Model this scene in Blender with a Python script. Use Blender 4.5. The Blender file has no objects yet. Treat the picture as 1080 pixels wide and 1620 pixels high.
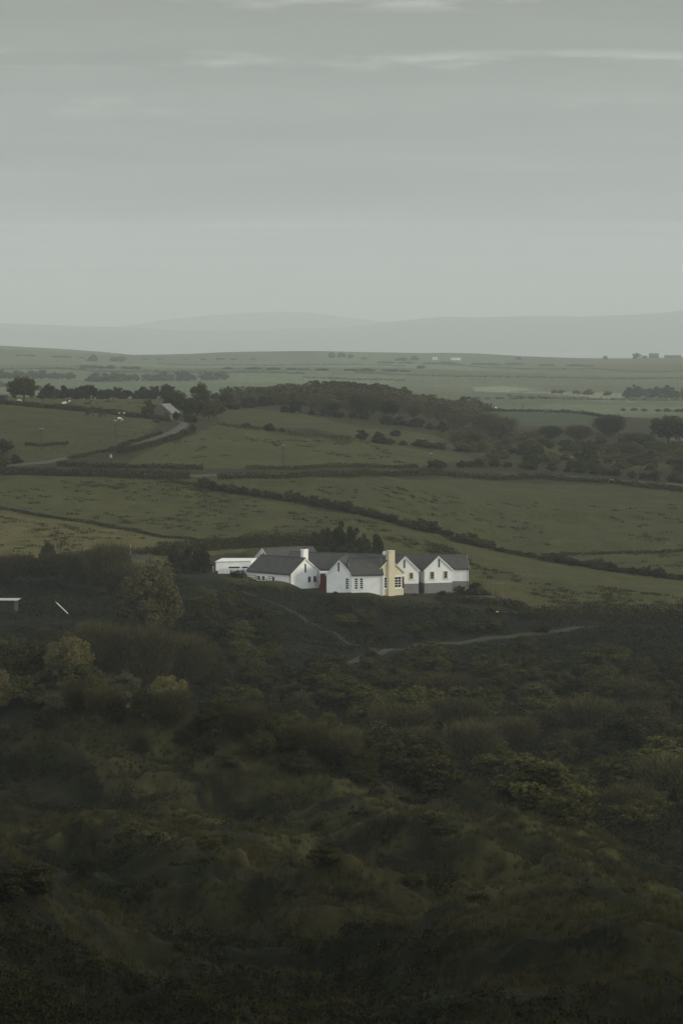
import bpy, bmesh, math, random
import numpy as np
from mathutils import Vector, Matrix

random.seed(7)
RNG = np.random.default_rng(11)
S = bpy.context.scene
COL = S.collection
F = 4000.0          # focal length in pixels of the 1080 x 1620 photograph
HZ = 545.0          # row of the true horizon
CZ = 60.0           # camera height above the sea
R = math.radians

# ------------------------------------------------------------------ helpers
def link(o, parent=None):
    COL.objects.link(o)
    if parent is not None:
        o.parent = parent
    return o

def tag(o, label=None, cat=None, group=None, kind=None):
    if label: o['label'] = label
    if cat: o['category'] = cat
    if group: o['group'] = group
    if kind: o['kind'] = kind
    return o

def empty(name, loc, rz=0.0):
    o = bpy.data.objects.new(name, None)
    o.empty_display_size = 0.5
    o.location = loc; o.rotation_euler = (0, 0, rz)
    return link(o)

def mesh_np(name, v, quads=None, tris=None, mat=None, smooth=False):
    """mesh from numpy arrays of vertices and quads / triangles"""
    v = np.asarray(v, dtype=np.float32)
    me = bpy.data.meshes.new(name)
    loops, starts, tot = [], [], 0
    if quads is not None and len(quads):
        q = np.asarray(quads, dtype=np.int32); loops.append(q.ravel())
        starts.append(np.arange(len(q), dtype=np.int32) * 4); tot = len(q) * 4
    if tris is not None and len(tris):
        t = np.asarray(tris, dtype=np.int32); loops.append(t.ravel())
        starts.append(tot + np.arange(len(t), dtype=np.int32) * 3)
    loops = np.concatenate(loops); starts = np.concatenate(starts)
    me.vertices.add(len(v)); me.vertices.foreach_set('co', v.ravel())
    me.loops.add(len(loops)); me.loops.foreach_set('vertex_index', loops)
    me.polygons.add(len(starts)); me.polygons.foreach_set('loop_start', starts)
    if smooth:
        me.polygons.foreach_set('use_smooth', np.ones(len(starts), dtype=bool))
    me.update(calc_edges=True); me.validate()
    if mat: me.materials.append(mat)
    return me

class MB:
    """collects simple solids and links them as ONE mesh object"""
    def __init__(s): s.v, s.f = [], []
    def poly(s, pts):
        b = len(s.v); s.v += [tuple(p) for p in pts]; s.f.append(tuple(range(b, b + len(pts))))
    def hexa(s, p):     # 8 points: bottom loop then top loop
        b = len(s.v); s.v += [tuple(q) for q in p]
        for f in ((3, 2, 1, 0), (4, 5, 6, 7), (0, 1, 5, 4), (1, 2, 6, 5), (2, 3, 7, 6), (3, 0, 4, 7)):
            s.f.append(tuple(b + i for i in f))
    def box(s, o, ax, ay, az):      # corner + three edge vectors
        o, ax, ay, az = map(Vector, (o, ax, ay, az))
        s.hexa([o, o + ax, o + ax + ay, o + ay, o + az, o + az + ax, o + az + ax + ay, o + az + ay])
    def prism(s, pts, d):           # polygon extruded along d
        d = Vector(d); n = len(pts); b = len(s.v)
        s.v += [tuple(p) for p in pts] + [tuple(Vector(p) + d) for p in pts]
        s.f.append(tuple(b + i for i in range(n - 1, -1, -1)))
        s.f.append(tuple(b + n + i for i in range(n)))
        for i in range(n):
            j = (i + 1) % n
            s.f.append((b + i, b + j, b + n + j, b + n + i))
    def tube(s, pts, rads, n=8, cap=True):
        pts = [Vector(p) for p in pts]; b = len(s.v)
        for i, p in enumerate(pts):
            d = (pts[min(i + 1, len(pts) - 1)] - pts[max(i - 1, 0)]).normalized()
            u = d.cross(Vector((0, 0, 1)) if abs(d.z) < .9 else Vector((1, 0, 0))).normalized(); w = d.cross(u)
            for k in range(n):
                a = 2 * math.pi * k / n
                s.v.append(tuple(p + (u * math.cos(a) + w * math.sin(a)) * rads[i]))
        for i in range(len(pts) - 1):
            for k in range(n):
                k2 = (k + 1) % n
                s.f.append((b + i * n + k, b + i * n + k2, b + (i + 1) * n + k2, b + (i + 1) * n + k))
        if cap:
            s.f.append(tuple(b + k for k in range(n - 1, -1, -1)))
            s.f.append(tuple(b + (len(pts) - 1) * n + k for k in range(n)))
    def mesh(s, name, mat):
        me = bpy.data.meshes.new(name); me.from_pydata(s.v, [], s.f)
        bm = bmesh.new(); bm.from_mesh(me); bmesh.ops.recalc_face_normals(bm, faces=bm.faces); bm.to_mesh(me); bm.free()
        if mat: me.materials.append(mat)
        return me
    def build(s, name, mat, parent=None, smooth=False):
        me = s.mesh(name, mat)
        if smooth:
            for p in me.polygons: p.use_smooth = True
        o = bpy.data.objects.new(name, me)
        link(o)
        if parent is not None:
            o.parent = parent
            # vertices are given in world space; the parent is an unrotated Empty
            par = parent
            off = Vector((0, 0, 0))
            while par is not None:
                off += par.location; par = par.parent
            o.location = -off
        return o

# ------------------------------------------------------------------ noise
def _hash(ix, iy, seed):
    h = (ix.astype(np.int64) * 374761393 + iy.astype(np.int64) * 668265263 + seed * 974634777) & 0x7fffffff
    h = ((h ^ (h >> 13)) * 1274126177) & 0x7fffffff
    h = h ^ (h >> 16)
    return (h & 0xffff) / 65535.0

def vnoise(x, y, seed=0):
    x = np.asarray(x, float); y = np.asarray(y, float)
    ix = np.floor(x); iy = np.floor(y); fx = x - ix; fy = y - iy
    fx = fx * fx * fx * (fx * (fx * 6 - 15) + 10); fy = fy * fy * fy * (fy * (fy * 6 - 15) + 10)
    a = _hash(ix, iy, seed); b = _hash(ix + 1, iy, seed); c = _hash(ix, iy + 1, seed); d = _hash(ix + 1, iy + 1, seed)
    return (a * (1 - fx) + b * fx) * (1 - fy) + (c * (1 - fx) + d * fx) * fy

def fbm(x, y, seed=0, oct=4, gain=.5):
    t = 0; a = 1; n = 0
    for i in range(oct):
        t = t + a * (vnoise(x, y, seed + i * 17) - .5) * 2; n += a
        x = x * 2.03 + 3.1; y = y * 2.03 - 1.7; a *= gain
    return t / n

def ridged(x, y, seed=0, oct=4):
    t = 0; a = 1; n = 0
    for i in range(oct):
        t = t + a * (1 - np.abs(vnoise(x, y, seed + i * 31) * 2 - 1)); n += a
        x = x * 2.1 + 5.3; y = y * 2.1 + 1.9; a *= .5
    return t / n

def pchip(xs, ys, xq):
    xs = np.asarray(xs, float); ys = np.asarray(ys, float); h = np.diff(xs); d = np.diff(ys) / h
    m = np.zeros_like(ys); m[0] = d[0]; m[-1] = d[-1]
    for i in range(1, len(xs) - 1):
        if d[i - 1] * d[i] > 0:
            w1 = 2 * h[i] + h[i - 1]; w2 = h[i] + 2 * h[i - 1]
            m[i] = (w1 + w2) / (w1 / d[i - 1] + w2 / d[i])
    xq = np.clip(xq, xs[0], xs[-1]); k = np.clip(np.searchsorted(xs, xq) - 1, 0, len(xs) - 2)
    t = (xq - xs[k]) / h[k]
    return ((1 + 2 * t) * (1 - t) ** 2 * ys[k] + t * (1 - t) ** 2 * h[k] * m[k]
            + t * t * (3 - 2 * t) * ys[k + 1] + t * t * (t - 1) * h[k] * m[k + 1])

def smooth(a, b, x):
    t = np.clip((x - a) / (b - a), 0, 1); return t * t * (3 - 2 * t)

def inpoly(px, py, poly):
    px = np.asarray(px, float); py = np.asarray(py, float); r = np.zeros(px.shape, bool); n = len(poly)
    for i in range(n):
        x1, y1 = poly[i]; x2, y2 = poly[(i + 1) % n]
        if y1 == y2: continue
        c = ((y1 > py) != (y2 > py)) & (px < (x2 - x1) * (py - y1) / (y2 - y1) + x1)
        r ^= c
    return r

# ------------------------------------------------------------------ terrain
FAR = {0: [(1200, 662), (1600, 630), (2400, 602), (3500, 577), (4800, 550), (6000, 597)],
       270: [(1250, 662), (1600, 636), (2400, 606), (3500, 581), (4800, 563), (6000, 597)],
       540: [(1300, 662), (1700, 640), (2400, 609), (3500, 582), (5000, 563), (6200, 597)],
       810: [(1350, 664), (1750, 640), (2400, 613), (3500, 589), (5000, 565), (6200, 597)],
       1080: [(1300, 660), (1750, 638), (2400, 612), (3500, 588), (5000, 563), (6200, 597)]}
PROF = {
 0: [(100, 1560), (118, 1500), (150, 1460), (175, 1390), (205, 1310), (235, 1245), (275, 1180), (330, 1128), (400, 1040), (455, 972), (490, 928), (520, 900),
     (548, 872), (600, 806), (655, 749), (668, 736), (705, 690), (790, 641), (860, 627)],
 270: [(100, 1690), (118, 1608), (140, 1540), (165, 1450), (205, 1335), (235, 1280), (275, 1218), (330, 1155), (400, 1062), (440, 1002), (470, 957), (500, 917),
     (530, 890), (560, 864), (600, 820), (655, 752), (680, 731), (730, 690), (780, 668), (860, 647), (960, 631)],
 540: [(100, 1690), (118, 1600), (140, 1530), (165, 1455), (205, 1352), (235, 1295), (275, 1238), (330, 1170), (400, 1082), (440, 1030), (470, 986), (497, 943),
     (514, 925), (540, 893), (580, 846), (620, 803), (660, 760), (690, 741), (720, 722), (780, 695), (860, 662), (950, 641), (1080, 620)],
 810: [(100, 1690), (118, 1600), (140, 1535), (165, 1470), (205, 1390), (235, 1338), (275, 1275), (330, 1198), (400, 1107), (440, 1050), (470, 1006), (495, 966),
     (520, 938), (560, 905), (600, 875), (640, 835), (690, 787), (730, 759), (780, 735), (860, 712), (950, 690), (1080, 667), (1200, 650)],
 1080: [(100, 1690), (118, 1600), (140, 1548), (165, 1495), (205, 1425), (235, 1372), (275, 1302), (330, 1217), (400, 1122), (440, 1066), (470, 1018), (500, 976),
     (540, 940), (580, 915), (620, 880), (680, 815), (720, 776), (760, 755), (850, 724), (950, 698), (1100, 675)]}
YS = np.concatenate([np.linspace(-120, 50, 18), np.exp(np.linspace(math.log(60), math.log(1300), 900)),
                     np.exp(np.linspace(math.log(1310), math.log(6600), 150))])
US = np.concatenate([np.linspace(-.62, -.21, 50)[:-1], np.linspace(-.21, .21, 640), np.linspace(.21, .62, 50)[1:]])
def wid(Y): return np.maximum(Y, 55.0)
colx = sorted(PROF)
prof_z = []
for c in colx:
    pts = [(-120, -3.0), (0, -1.75), (30, -9.0), (60, -18.5)] + [(d, -(py - HZ) / F * d) for d, py in PROF[c] + FAR[c]] + [(6700, -66)]
    prof_z.append(pchip([p[0] for p in pts], [p[1] for p in pts], YS))
prof_z = np.array(prof_z)                       # columns x rows
uc = np.array([(c - 540) / F for c in colx])
def base_z():
    out = np.zeros((len(YS), len(US)))
    for r in range(len(YS)):
        out[r] = pchip(uc, prof_z[:, r], US)
    return out
HB = base_z()
UU, YY = np.meshgrid(US, YS)
XX = UU * wid(YY)
# outside the frame the valley sides go on rising gently
out_r = np.clip(np.abs(UU) - .15, 0, None)
HB += np.where(UU > 0, 1, .6) * out_r * YY * .10 * smooth(700, 420, YY) * smooth(60, 150, YY)
# unseen rise added at the right to shade the foreground
HB += 9 * smooth(.175, .42, UU) * smooth(260, 170, YY) * smooth(20, 110, YY)
# level ground for the house and its garden bank  (X, Y, rx, ry, z)
for (x, y, rx, ry, z) in ((-15.5, 497.0, 7.5, 3.2, -46.45), (-24, 512, 8, 8, -46.3), (4, 503.5, 7, 8, -48.9), (11.5, 501, 4.5, 5, -50.0), (20, 507.5, 6, 5.5, -50.05),
                          (6, 522, 26, 5, -47.6), (26, 509, 4, 4, -49.7)):
    d2 = ((XX - x) / rx) ** 2 + ((YY - y) / ry) ** 2
    w = np.exp(-d2 ** 1.7)
    HB = HB * (1 - w) + z * w
PXG = 540 + F * XX / np.maximum(YY, 1); PYG = HZ - F * HB / np.maximum(YY, 1)

GRASSY_EDGE = [(-400, 1120), (0, 1130), (120, 1140), (250, 1165), (330, 1185), (420, 1240), (560, 1252), (700, 1285), (900, 1335), (1080, 1400), (1500, 1470)]
def edge_y(poly, px): return np.interp(px, [p[0] for p in poly], [p[1] for p in poly])
HEATH_TOP = [(-400, 900), (0, 905), (180, 905), (330, 905), (390, 921), (500, 930), (600, 945), (700, 960), (850, 968), (1080, 968), (1500, 968)]
fore = smooth(-25, 25, PYG - edge_y(GRASSY_EDGE, PXG)) * (YY < 500) * smooth(40, 90, YY)
heath = smooth(-8, 10, PYG - edge_y(HEATH_TOP, PXG)) * (YY < 520) * smooth(40, 90, YY)
housepad = np.exp(-(((XX - 3) / 30) ** 2 + ((YY - 508) / 13) ** 2) ** 2)
rx_, ry_ = XX * .88 - YY * .47, XX * .47 + YY * .88
warp = 9 * fbm(XX / 45, YY / 45, 202, 2)
MOUND = ridged((rx_ + warp) / 64, (ry_ + warp) / 27, 3, 4)
# hummocks run down to the right, as eroded turf banks do
relief = (MOUND - .55) * 6.5 * fore * smooth(80, 130, YY)
relief += (ridged(rx_ / 13, ry_ / 7.5, 33, 3) - .55) * 2.0 * fore
relief += (fbm(XX / 3.4, YY / 2.6, 41, 3) * .75 + (ridged(XX / 1.9, YY / 1.7, 43, 2) - .5) * .5) * fore * smooth(80, 120, YY)
LIT_CREST = np.zeros_like(HB)
def mound(pts, h, wn, wf):
    # bank with light painted on its crest: crest line along photograph pixels, steep towards the camera, easy behind
    global relief, LIT_CREST
    P = []
    for x, y in pts:
        u = (x - 540) / F; z = np.array([np.interp(u, US, HB[r]) for r in ROWS]); ray = -(y - HZ) / F * YS[ROWS]
        k = np.nonzero(ray <= z)[0]; k = k[0] if len(k) else int(np.argmin(ray - z)); P.append((u * YS[ROWS][k], YS[ROWS][k]))
    P = np.array(P); best = np.full(HB.shape, 1e9); sgn = np.zeros_like(HB); tt = np.zeros_like(HB); n = len(P) - 1
    jx, jy = XX + 2.2 * fbm(XX / 8, YY / 8, 401, 3), YY + 2.2 * fbm(XX / 8, YY / 8, 402, 3)
    for i in range(n):
        a, b = P[i], P[i + 1]; d = b - a; L2 = d @ d; t = np.clip(((jx - a[0]) * d[0] + (jy - a[1]) * d[1]) / L2, 0, 1)
        ex, ey = jx - a[0] - t * d[0], jy - a[1] - t * d[1]; q = np.hypot(ex, ey); m = q < best; best = np.where(m, q, best); sgn = np.where(m, ey - ex * d[1] / (abs(d[0]) + 1e-3) * np.sign(d[0]), sgn); tt = np.where(m, (i + t) / n, tt)
    w = np.where(sgn < 0, wn, wf); g = np.exp(-(best / w) ** 2) * smooth(-.02, .22, tt) * smooth(1.02, .78, tt)
    relief += 1.2 * h * g; LIT_CREST = np.maximum(LIT_CREST, np.exp(-(best / (w * np.where(sgn < 0, .30, .75))) ** 2) * smooth(-.02, .15, tt) * smooth(1.02, .85, tt))
ROWS = np.nonzero((YS > 85) & (YS < 420))[0]
for pts, h, wn, wf in (([(-60, 1130), (0, 1140), (60, 1152), (120, 1166), (180, 1180), (230, 1197), (300, 1237), (340, 1264)], 3.6, 7, 14), ([(40, 1212), (95, 1230), (160, 1246), (240, 1266), (300, 1280), (350, 1288)], 2.4, 6, 11),
        ([(262, 1262), (300, 1252), (345, 1264), (405, 1286)], 2.0, 4.5, 8), ([(366, 1266), (400, 1252), (440, 1264), (485, 1292)], 2.0, 4.5, 8), ([(70, 1376), (100, 1372), (160, 1374), (230, 1388), (270, 1407), (320, 1436), (430, 1458)], 2.6, 5, 9),
        ([(360, 1486), (410, 1468), (455, 1458), (490, 1474), (560, 1496)], 2.2, 4.5, 8), ([(-60, 1450), (0, 1472), (60, 1492), (130, 1527), (180, 1566)], 2.0, 5, 6), ([(500, 1512), (560, 1500), (620, 1497), (700, 1522), (800, 1562), (920, 1622)], 2.6, 6, 9),
        ([(600, 1392), (645, 1378), (680, 1372), (730, 1392), (820, 1440)], 2.4, 5, 9), ([(480, 1312), (560, 1308), (650, 1345), (740, 1410), (800, 1470)], 2.2, 6, 9), ([(820, 1420), (900, 1425), (990, 1460), (1100, 1510)], 2.0, 6, 9), ([(560, 1256), (640, 1262), (730, 1300), (860, 1350), (1000, 1410)], 2.0, 6, 12),
        ([(180, 1330), (240, 1322), (300, 1330), (380, 1360), (470, 1400)], 2.0, 5, 8), ([(860, 1530), (930, 1540), (1010, 1575), (1100, 1610)], 1.8, 5, 8)):
    mound(pts, h, wn, wf)
LIT_CREST *= fore
relief += fbm(XX / 28, YY / 20, 5, 4) * 1.6 * (heath - fore).clip(0) * (1 - housepad)
relief += fbm(XX / 5, YY / 4, 55, 3) * .45 * (heath - fore).clip(0) * (1 - housepad)
fld = (1 - heath) * (YY > 480) * (1 - housepad)
relief += fbm(XX / 34, YY / 17, 8, 3) * .55 * fld * smooth(1300, 700, YY)
relief += (ridged(XX / 15 + YY / 60, YY / 9, 18, 3) - .55) * .35 * fld * smooth(1000, 650, YY)
relief += fbm(XX / 600, YY / 420, 9, 3) * 14 * smooth(1000, 1900, YY) * smooth(6000, 5000, YY)
# banks and lynchets in the field on the right, near ridge at the lower left
def bank(px0, py0, px1, py1, h, w):
    # step along a line given by two pixels, resolved on the base terrain
    global relief
    a = np.array([px0, py0]); b = np.array([px1, py1]); L = np.hypot(*(b - a)); d = (b - a) / L; n = np.array([-d[1], d[0]])
    s = (PXG - a[0]) * d[0] + (PYG - a[1]) * d[1]; t = (PXG - a[0]) * n[0] + (PYG - a[1]) * n[1] + 3 * fbm(XX / 9, YY / 9, 71, 2)
    m = smooth(-20, 25, s) * smooth(L + 20, L - 25, s) * (YY > 480) * (YY < 1100)
    relief += h * m * (np.exp(-np.clip(t / w, -9, 9) ** 2) - .45 * np.exp(-np.clip((t - 1.5 * w) / w, -9, 9) ** 2))
for bk in ((700, 800, 900, 818, .9, 5), (890, 818, 1040, 812, 1.1, 6), (690, 845, 800, 845, .8, 4), (790, 858, 1060, 862, .9, 5), (340, 690, 480, 683, 1.0, 5),
           (480, 683, 570, 700, 1.2, 6), (720, 905, 900, 925, .6, 4), (860, 925, 1080, 950, .6, 4), (380, 762, 520, 762, .5, 3)):
    bank(*bk)
HH = HB + relief
lowest = -62.5
HH = np.maximum(HH, lowest - 8)
LOGY = np.log(np.maximum(YS, 1e-3))
def ground(x, y):
    """height of the terrain sheet (world z) under x, y"""
    x = np.atleast_1d(np.asarray(x, float)); y = np.atleast_1d(np.asarray(y, float))
    r = np.clip(np.searchsorted(YS, y) - 1, 0, len(YS) - 2); fr = np.clip((y - YS[r]) / (YS[r + 1] - YS[r]), 0, 1)
    u = x / wid(y); c = np.clip(np.searchsorted(US, u) - 1, 0, len(US) - 2); fc = np.clip((u - US[c]) / (US[c + 1] - US[c]), 0, 1)
    z = (HH[r, c] * (1 - fc) + HH[r, c + 1] * fc) * (1 - fr) + (HH[r + 1, c] * (1 - fc) + HH[r + 1, c + 1] * fc) * fr
    return z + CZ
MARCH = np.exp(np.linspace(math.log(70), math.log(6400), 5000))
def at(px, py, dmin=0, dmax=1e9):
    """the point of the ground that stands at a pixel of the photograph"""
    m = MARCH[(MARCH >= dmin) & (MARCH <= dmax)]
    u = (px - 540) / F
    g = ground(u * m, m); ray = CZ - (py - HZ) / F * m
    hit = np.nonzero(ray <= g)[0]
    k = hit[0] if len(hit) else int(np.argmin(ray - g))
    return Vector((u * m[k], m[k], g[k]))
def atD(px, D):
    x = (px - 540) / F * D
    return Vector((x, D, ground(x, D)[0]))
def toz(py, D): return CZ - (py - HZ) / F * D

# colour of the ground cover, field by field
GR_A = np.array((.053, .053, .017)); GR_B = np.array((.047, .048, .016)); TAN = np.array((.084, .076, .028)); DK = np.array((.046, .047, .018))
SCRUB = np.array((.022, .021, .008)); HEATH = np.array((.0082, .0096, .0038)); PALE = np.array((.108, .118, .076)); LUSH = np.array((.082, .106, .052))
FIELDS = [  # polygon in photograph pixels, nearest and farthest distance, colour
 ([(-200, 752), (280, 752), (430, 785), (560, 803), (690, 842), (780, 868), (880, 890), (1300, 940), (1300, 985), (860, 972), (760, 930), (390, 925), (390, 862), (260, 852), (150, 830), (-200, 780)], 480, 760, GR_A),
 ([(300, 752), (1300, 772), (1300, 935), (880, 888), (780, 866), (690, 840), (560, 800), (430, 783)], 520, 800, GR_B),
 ([(-200, 780), (0, 807), (150, 830), (260, 852), (390, 862), (390, 872), (250, 880), (-200, 890)], 500, 660, TAN),
 ([(185, 742), (230, 715), (300, 690), (345, 668), (460, 690), (600, 700), (760, 725), (640, 742)], 600, 900, GR_A),
 ([(-200, 640), (60, 640), (250, 664), (240, 690), (160, 716), (40, 732), (-200, 735)], 640, 860, GR_B * .95),
 ([(-200, 600), (300, 600), (265, 660), (110, 648), (-200, 636)], 700, 960, GR_A),
 ([(345, 640), (460, 650), (560, 672), (700, 690), (760, 715), (600, 700), (345, 668)], 700, 1050, GR_B),
 ([(770, 640), (900, 650), (985, 668), (960, 676), (800, 675)], 900, 1400, LUSH * .55),
 ([(600, 715), (700, 712), (770, 728), (640, 742)], 650, 900, GR_B),
 ([(840, 704), (925, 708), (960, 722), (870, 724)], 700, 1000, GR_A), ([(690, 698), (780, 704), (850, 716), (760, 722)], 700, 1000, GR_B), ([(960, 728), (1060, 732), (1090, 742), (990, 742)], 640, 900, GR_B),
 ([(175, 885), (235, 876), (330, 905), (392, 914), (392, 922), (200, 905)], 470, 570, np.array((.075, .075, .030))),
 ([(0, 898), (40, 905), (95, 915), (150, 930), (0, 922)], 440, 560, GR_B),
]
C = np.empty(HH.shape + (3,)); C[:] = SCRUB * 1.3
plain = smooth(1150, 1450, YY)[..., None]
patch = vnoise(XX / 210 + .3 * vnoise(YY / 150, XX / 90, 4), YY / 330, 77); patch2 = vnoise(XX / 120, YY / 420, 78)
pc = np.array((.080, .092, .042)) * (1 - smooth(.45, .5, patch))[..., None] + LUSH * smooth(.45, .5, patch)[..., None]  # far plain colours lightened and blued to paint in extra haze
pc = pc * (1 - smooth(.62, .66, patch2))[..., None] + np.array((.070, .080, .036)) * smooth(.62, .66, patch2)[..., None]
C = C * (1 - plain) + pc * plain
jx = PXG + 5 * fbm(XX / 7, YY / 7, 91, 3); jy = PYG + 3 * fbm(XX / 9, YY / 9, 92, 3)
for poly, d0, d1, c in FIELDS:
    C[inpoly(jx, jy, poly) & (YY > d0) & (YY < d1)] = c
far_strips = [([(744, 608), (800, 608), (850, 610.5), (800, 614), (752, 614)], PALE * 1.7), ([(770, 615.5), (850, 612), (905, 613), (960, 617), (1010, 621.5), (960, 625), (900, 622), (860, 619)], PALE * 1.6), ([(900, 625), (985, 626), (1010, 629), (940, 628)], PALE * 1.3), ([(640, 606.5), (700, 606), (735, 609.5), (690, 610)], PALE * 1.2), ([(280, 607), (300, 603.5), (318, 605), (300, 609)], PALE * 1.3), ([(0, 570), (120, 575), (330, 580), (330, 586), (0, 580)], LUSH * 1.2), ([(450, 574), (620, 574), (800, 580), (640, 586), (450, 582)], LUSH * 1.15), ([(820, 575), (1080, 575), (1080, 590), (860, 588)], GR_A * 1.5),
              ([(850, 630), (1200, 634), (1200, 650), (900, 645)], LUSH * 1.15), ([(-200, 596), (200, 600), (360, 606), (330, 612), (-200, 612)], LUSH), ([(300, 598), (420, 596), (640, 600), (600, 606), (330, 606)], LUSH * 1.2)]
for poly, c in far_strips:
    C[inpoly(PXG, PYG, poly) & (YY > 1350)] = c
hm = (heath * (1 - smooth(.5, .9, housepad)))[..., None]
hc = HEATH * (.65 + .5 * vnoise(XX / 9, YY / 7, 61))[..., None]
turf = (np.clip(.10 + .55 * smooth(.55, .75, MOUND) * smooth(.25, .65, vnoise(XX / 11, YY / 8, 63)) + .9 * LIT_CREST, 0, 1) * smooth(.25, .6, vnoise(XX / 4, YY / 3, 65) * .6 + vnoise(XX / 1.4, YY / 1.2, 66) * .4) * fore)[..., None]  # mask of painted light: pale on mound tops and crests, dark on flanks
hc = hc * (1 - turf) + np.array((.052, .050, .019)) * turf * (.38 + .62 * smooth(125, 205, YY))[..., None]  # painted darker towards the camera to dim the near slope
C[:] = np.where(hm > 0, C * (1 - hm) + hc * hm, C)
for poly in ([(560, 1255), (640, 1262), (700, 1300), (760, 1345), (690, 1345), (620, 1310)], [(60, 1215), (240, 1262), (350, 1292), (300, 1300), (150, 1255)], [(760, 1345), (900, 1385), (1040, 1440), (900, 1420)],
             [(120, 1340), (260, 1365), (320, 1430), (430, 1450), (260, 1410)]):
    mk = inpoly(jx, jy, poly) & (YY < 330)
    C[mk] = C[mk] * .4 + np.array((.048, .044, .018)) * .6  # paler patches paint lit grass along the crests
C *= (.82 + .36 * vnoise(XX / 3.3, YY / 2.6, 64) * 1.0)[..., None]

def nodes(m):
    m.use_nodes = True; nt = m.node_tree; nt.nodes.clear()
    out = nt.nodes.new('ShaderNodeOutputMaterial'); bs = nt.nodes.new('ShaderNodeBsdfPrincipled')
    nt.links.new(bs.outputs[0], out.inputs[0])
    return nt, bs
def N(nt, t, **kw):
    n = nt.nodes.new(t)
    for k, v in kw.items():
        if k in n.inputs: n.inputs[k].default_value = v
        else: setattr(n, k, v)
    return n
def ramp(nt, stops):
    r = nt.nodes.new('ShaderNodeValToRGB'); e = r.color_ramp.elements
    while len(e) > len(stops): e.remove(e[-1])
    for i, (p, c) in enumerate(stops):
        x = e[i] if i < len(e) else e.new(p)
        x.position = p; x.color = (*c, 1) if len(c) == 3 else c
    return r
def mixc(nt, fac, a, b, mode='MIX'):
    m = nt.nodes.new('ShaderNodeMix'); m.data_type = 'RGBA'; m.blend_type = mode
    for s, v in ((m.inputs[0], fac), (m.inputs[6], a), (m.inputs[7], b)):
        if isinstance(v, (int, float)): s.default_value = v
        elif isinstance(v, tuple): s.default_value = (*v, 1) if len(v) == 3 else v
        else: nt.links.new(v, s)
    return m.outputs[2]

def terrain_material():
    m = bpy.data.materials.new('turf_and_heath'); nt, bs = nodes(m)
    at_ = N(nt, 'ShaderNodeAttribute', attribute_name='cover')
    geo = N(nt, 'ShaderNodeNewGeometry')
    n1 = N(nt, 'ShaderNodeTexNoise', Scale=.9, Detail=5.0, Roughness=.62); nt.links.new(geo.outputs['Position'], n1.inputs['Vector'])
    n2 = N(nt, 'ShaderNodeTexNoise', Scale=.10, Detail=5.0, Roughness=.6); nt.links.new(geo.outputs['Position'], n2.inputs['Vector'])
    r1 = ramp(nt, [(.30, (.62, .62, .62)), (.52, (1, 1, 1)), (.75, (1.32, 1.3, 1.2))]); nt.links.new(n1.outputs[0], r1.inputs[0])
    r2 = ramp(nt, [(.32, (.82, .84, .84)), (.55, (1, 1, 1)), (.72, (1.18, 1.12, 1.03))]); nt.links.new(n2.outputs[0], r2.inputs[0])
    c = mixc(nt, 1.0, at_.outputs['Color'], r1.outputs[0], 'MULTIPLY'); c = mixc(nt, 1.0, c, r2.outputs[0], 'MULTIPLY')
    nt.links.new(c, bs.inputs['Base Color']); bs.inputs['Roughness'].default_value = .95
    bs.inputs['Specular IOR Level'].default_value = .1
    bp = N(nt, 'ShaderNodeBump', Strength=.9, Distance=.35); nt.links.new(n1.outputs[0], bp.inputs['Height'])
    nt.links.new(bp.outputs[0], bs.inputs['Normal'])
    return m
M_TERR = terrain_material()
nr, nc = HH.shape
idx = np.arange(nr * nc).reshape(nr, nc)
quads = np.stack([idx[:-1, :-1], idx[:-1, 1:], idx[1:, 1:], idx[1:, :-1]], -1).reshape(-1, 4)
me = mesh_np('terrain', np.stack([XX, YY, HH + CZ], -1).reshape(-1, 3), quads, mat=M_TERR, smooth=True)
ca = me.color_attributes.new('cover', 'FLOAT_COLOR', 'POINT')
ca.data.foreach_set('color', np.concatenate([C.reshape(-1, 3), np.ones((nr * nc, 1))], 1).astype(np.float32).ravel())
terrain = link(bpy.data.objects.new('terrain', me)); tag(terrain, kind='structure')

# ------------------------------------------------------------------ materials
def plain_mat(name, col, rough=.8, var=.25, scale=6.0, bump=.0, spec=.3, dist=.02):
    m = bpy.data.materials.new(name); nt, bs = nodes(m)
    geo = N(nt, 'ShaderNodeNewGeometry')
    n = N(nt, 'ShaderNodeTexNoise', Scale=scale, Detail=6.0, Roughness=.65); nt.links.new(geo.outputs['Position'], n.inputs['Vector'])
    r = ramp(nt, [(.3, tuple(x * (1 - var) for x in col)), (.55, col), (.75, tuple(min(1, x * (1 + var * .5)) for x in col))]); nt.links.new(n.outputs[0], r.inputs[0])
    nt.links.new(r.outputs[0], bs.inputs['Base Color']); bs.inputs['Roughness'].default_value = rough; bs.inputs['Specular IOR Level'].default_value = spec
    if bump:
        b = N(nt, 'ShaderNodeBump', Strength=bump, Distance=dist); nt.links.new(n.outputs[0], b.inputs['Height']); nt.links.new(b.outputs[0], bs.inputs['Normal'])
    return m
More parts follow.
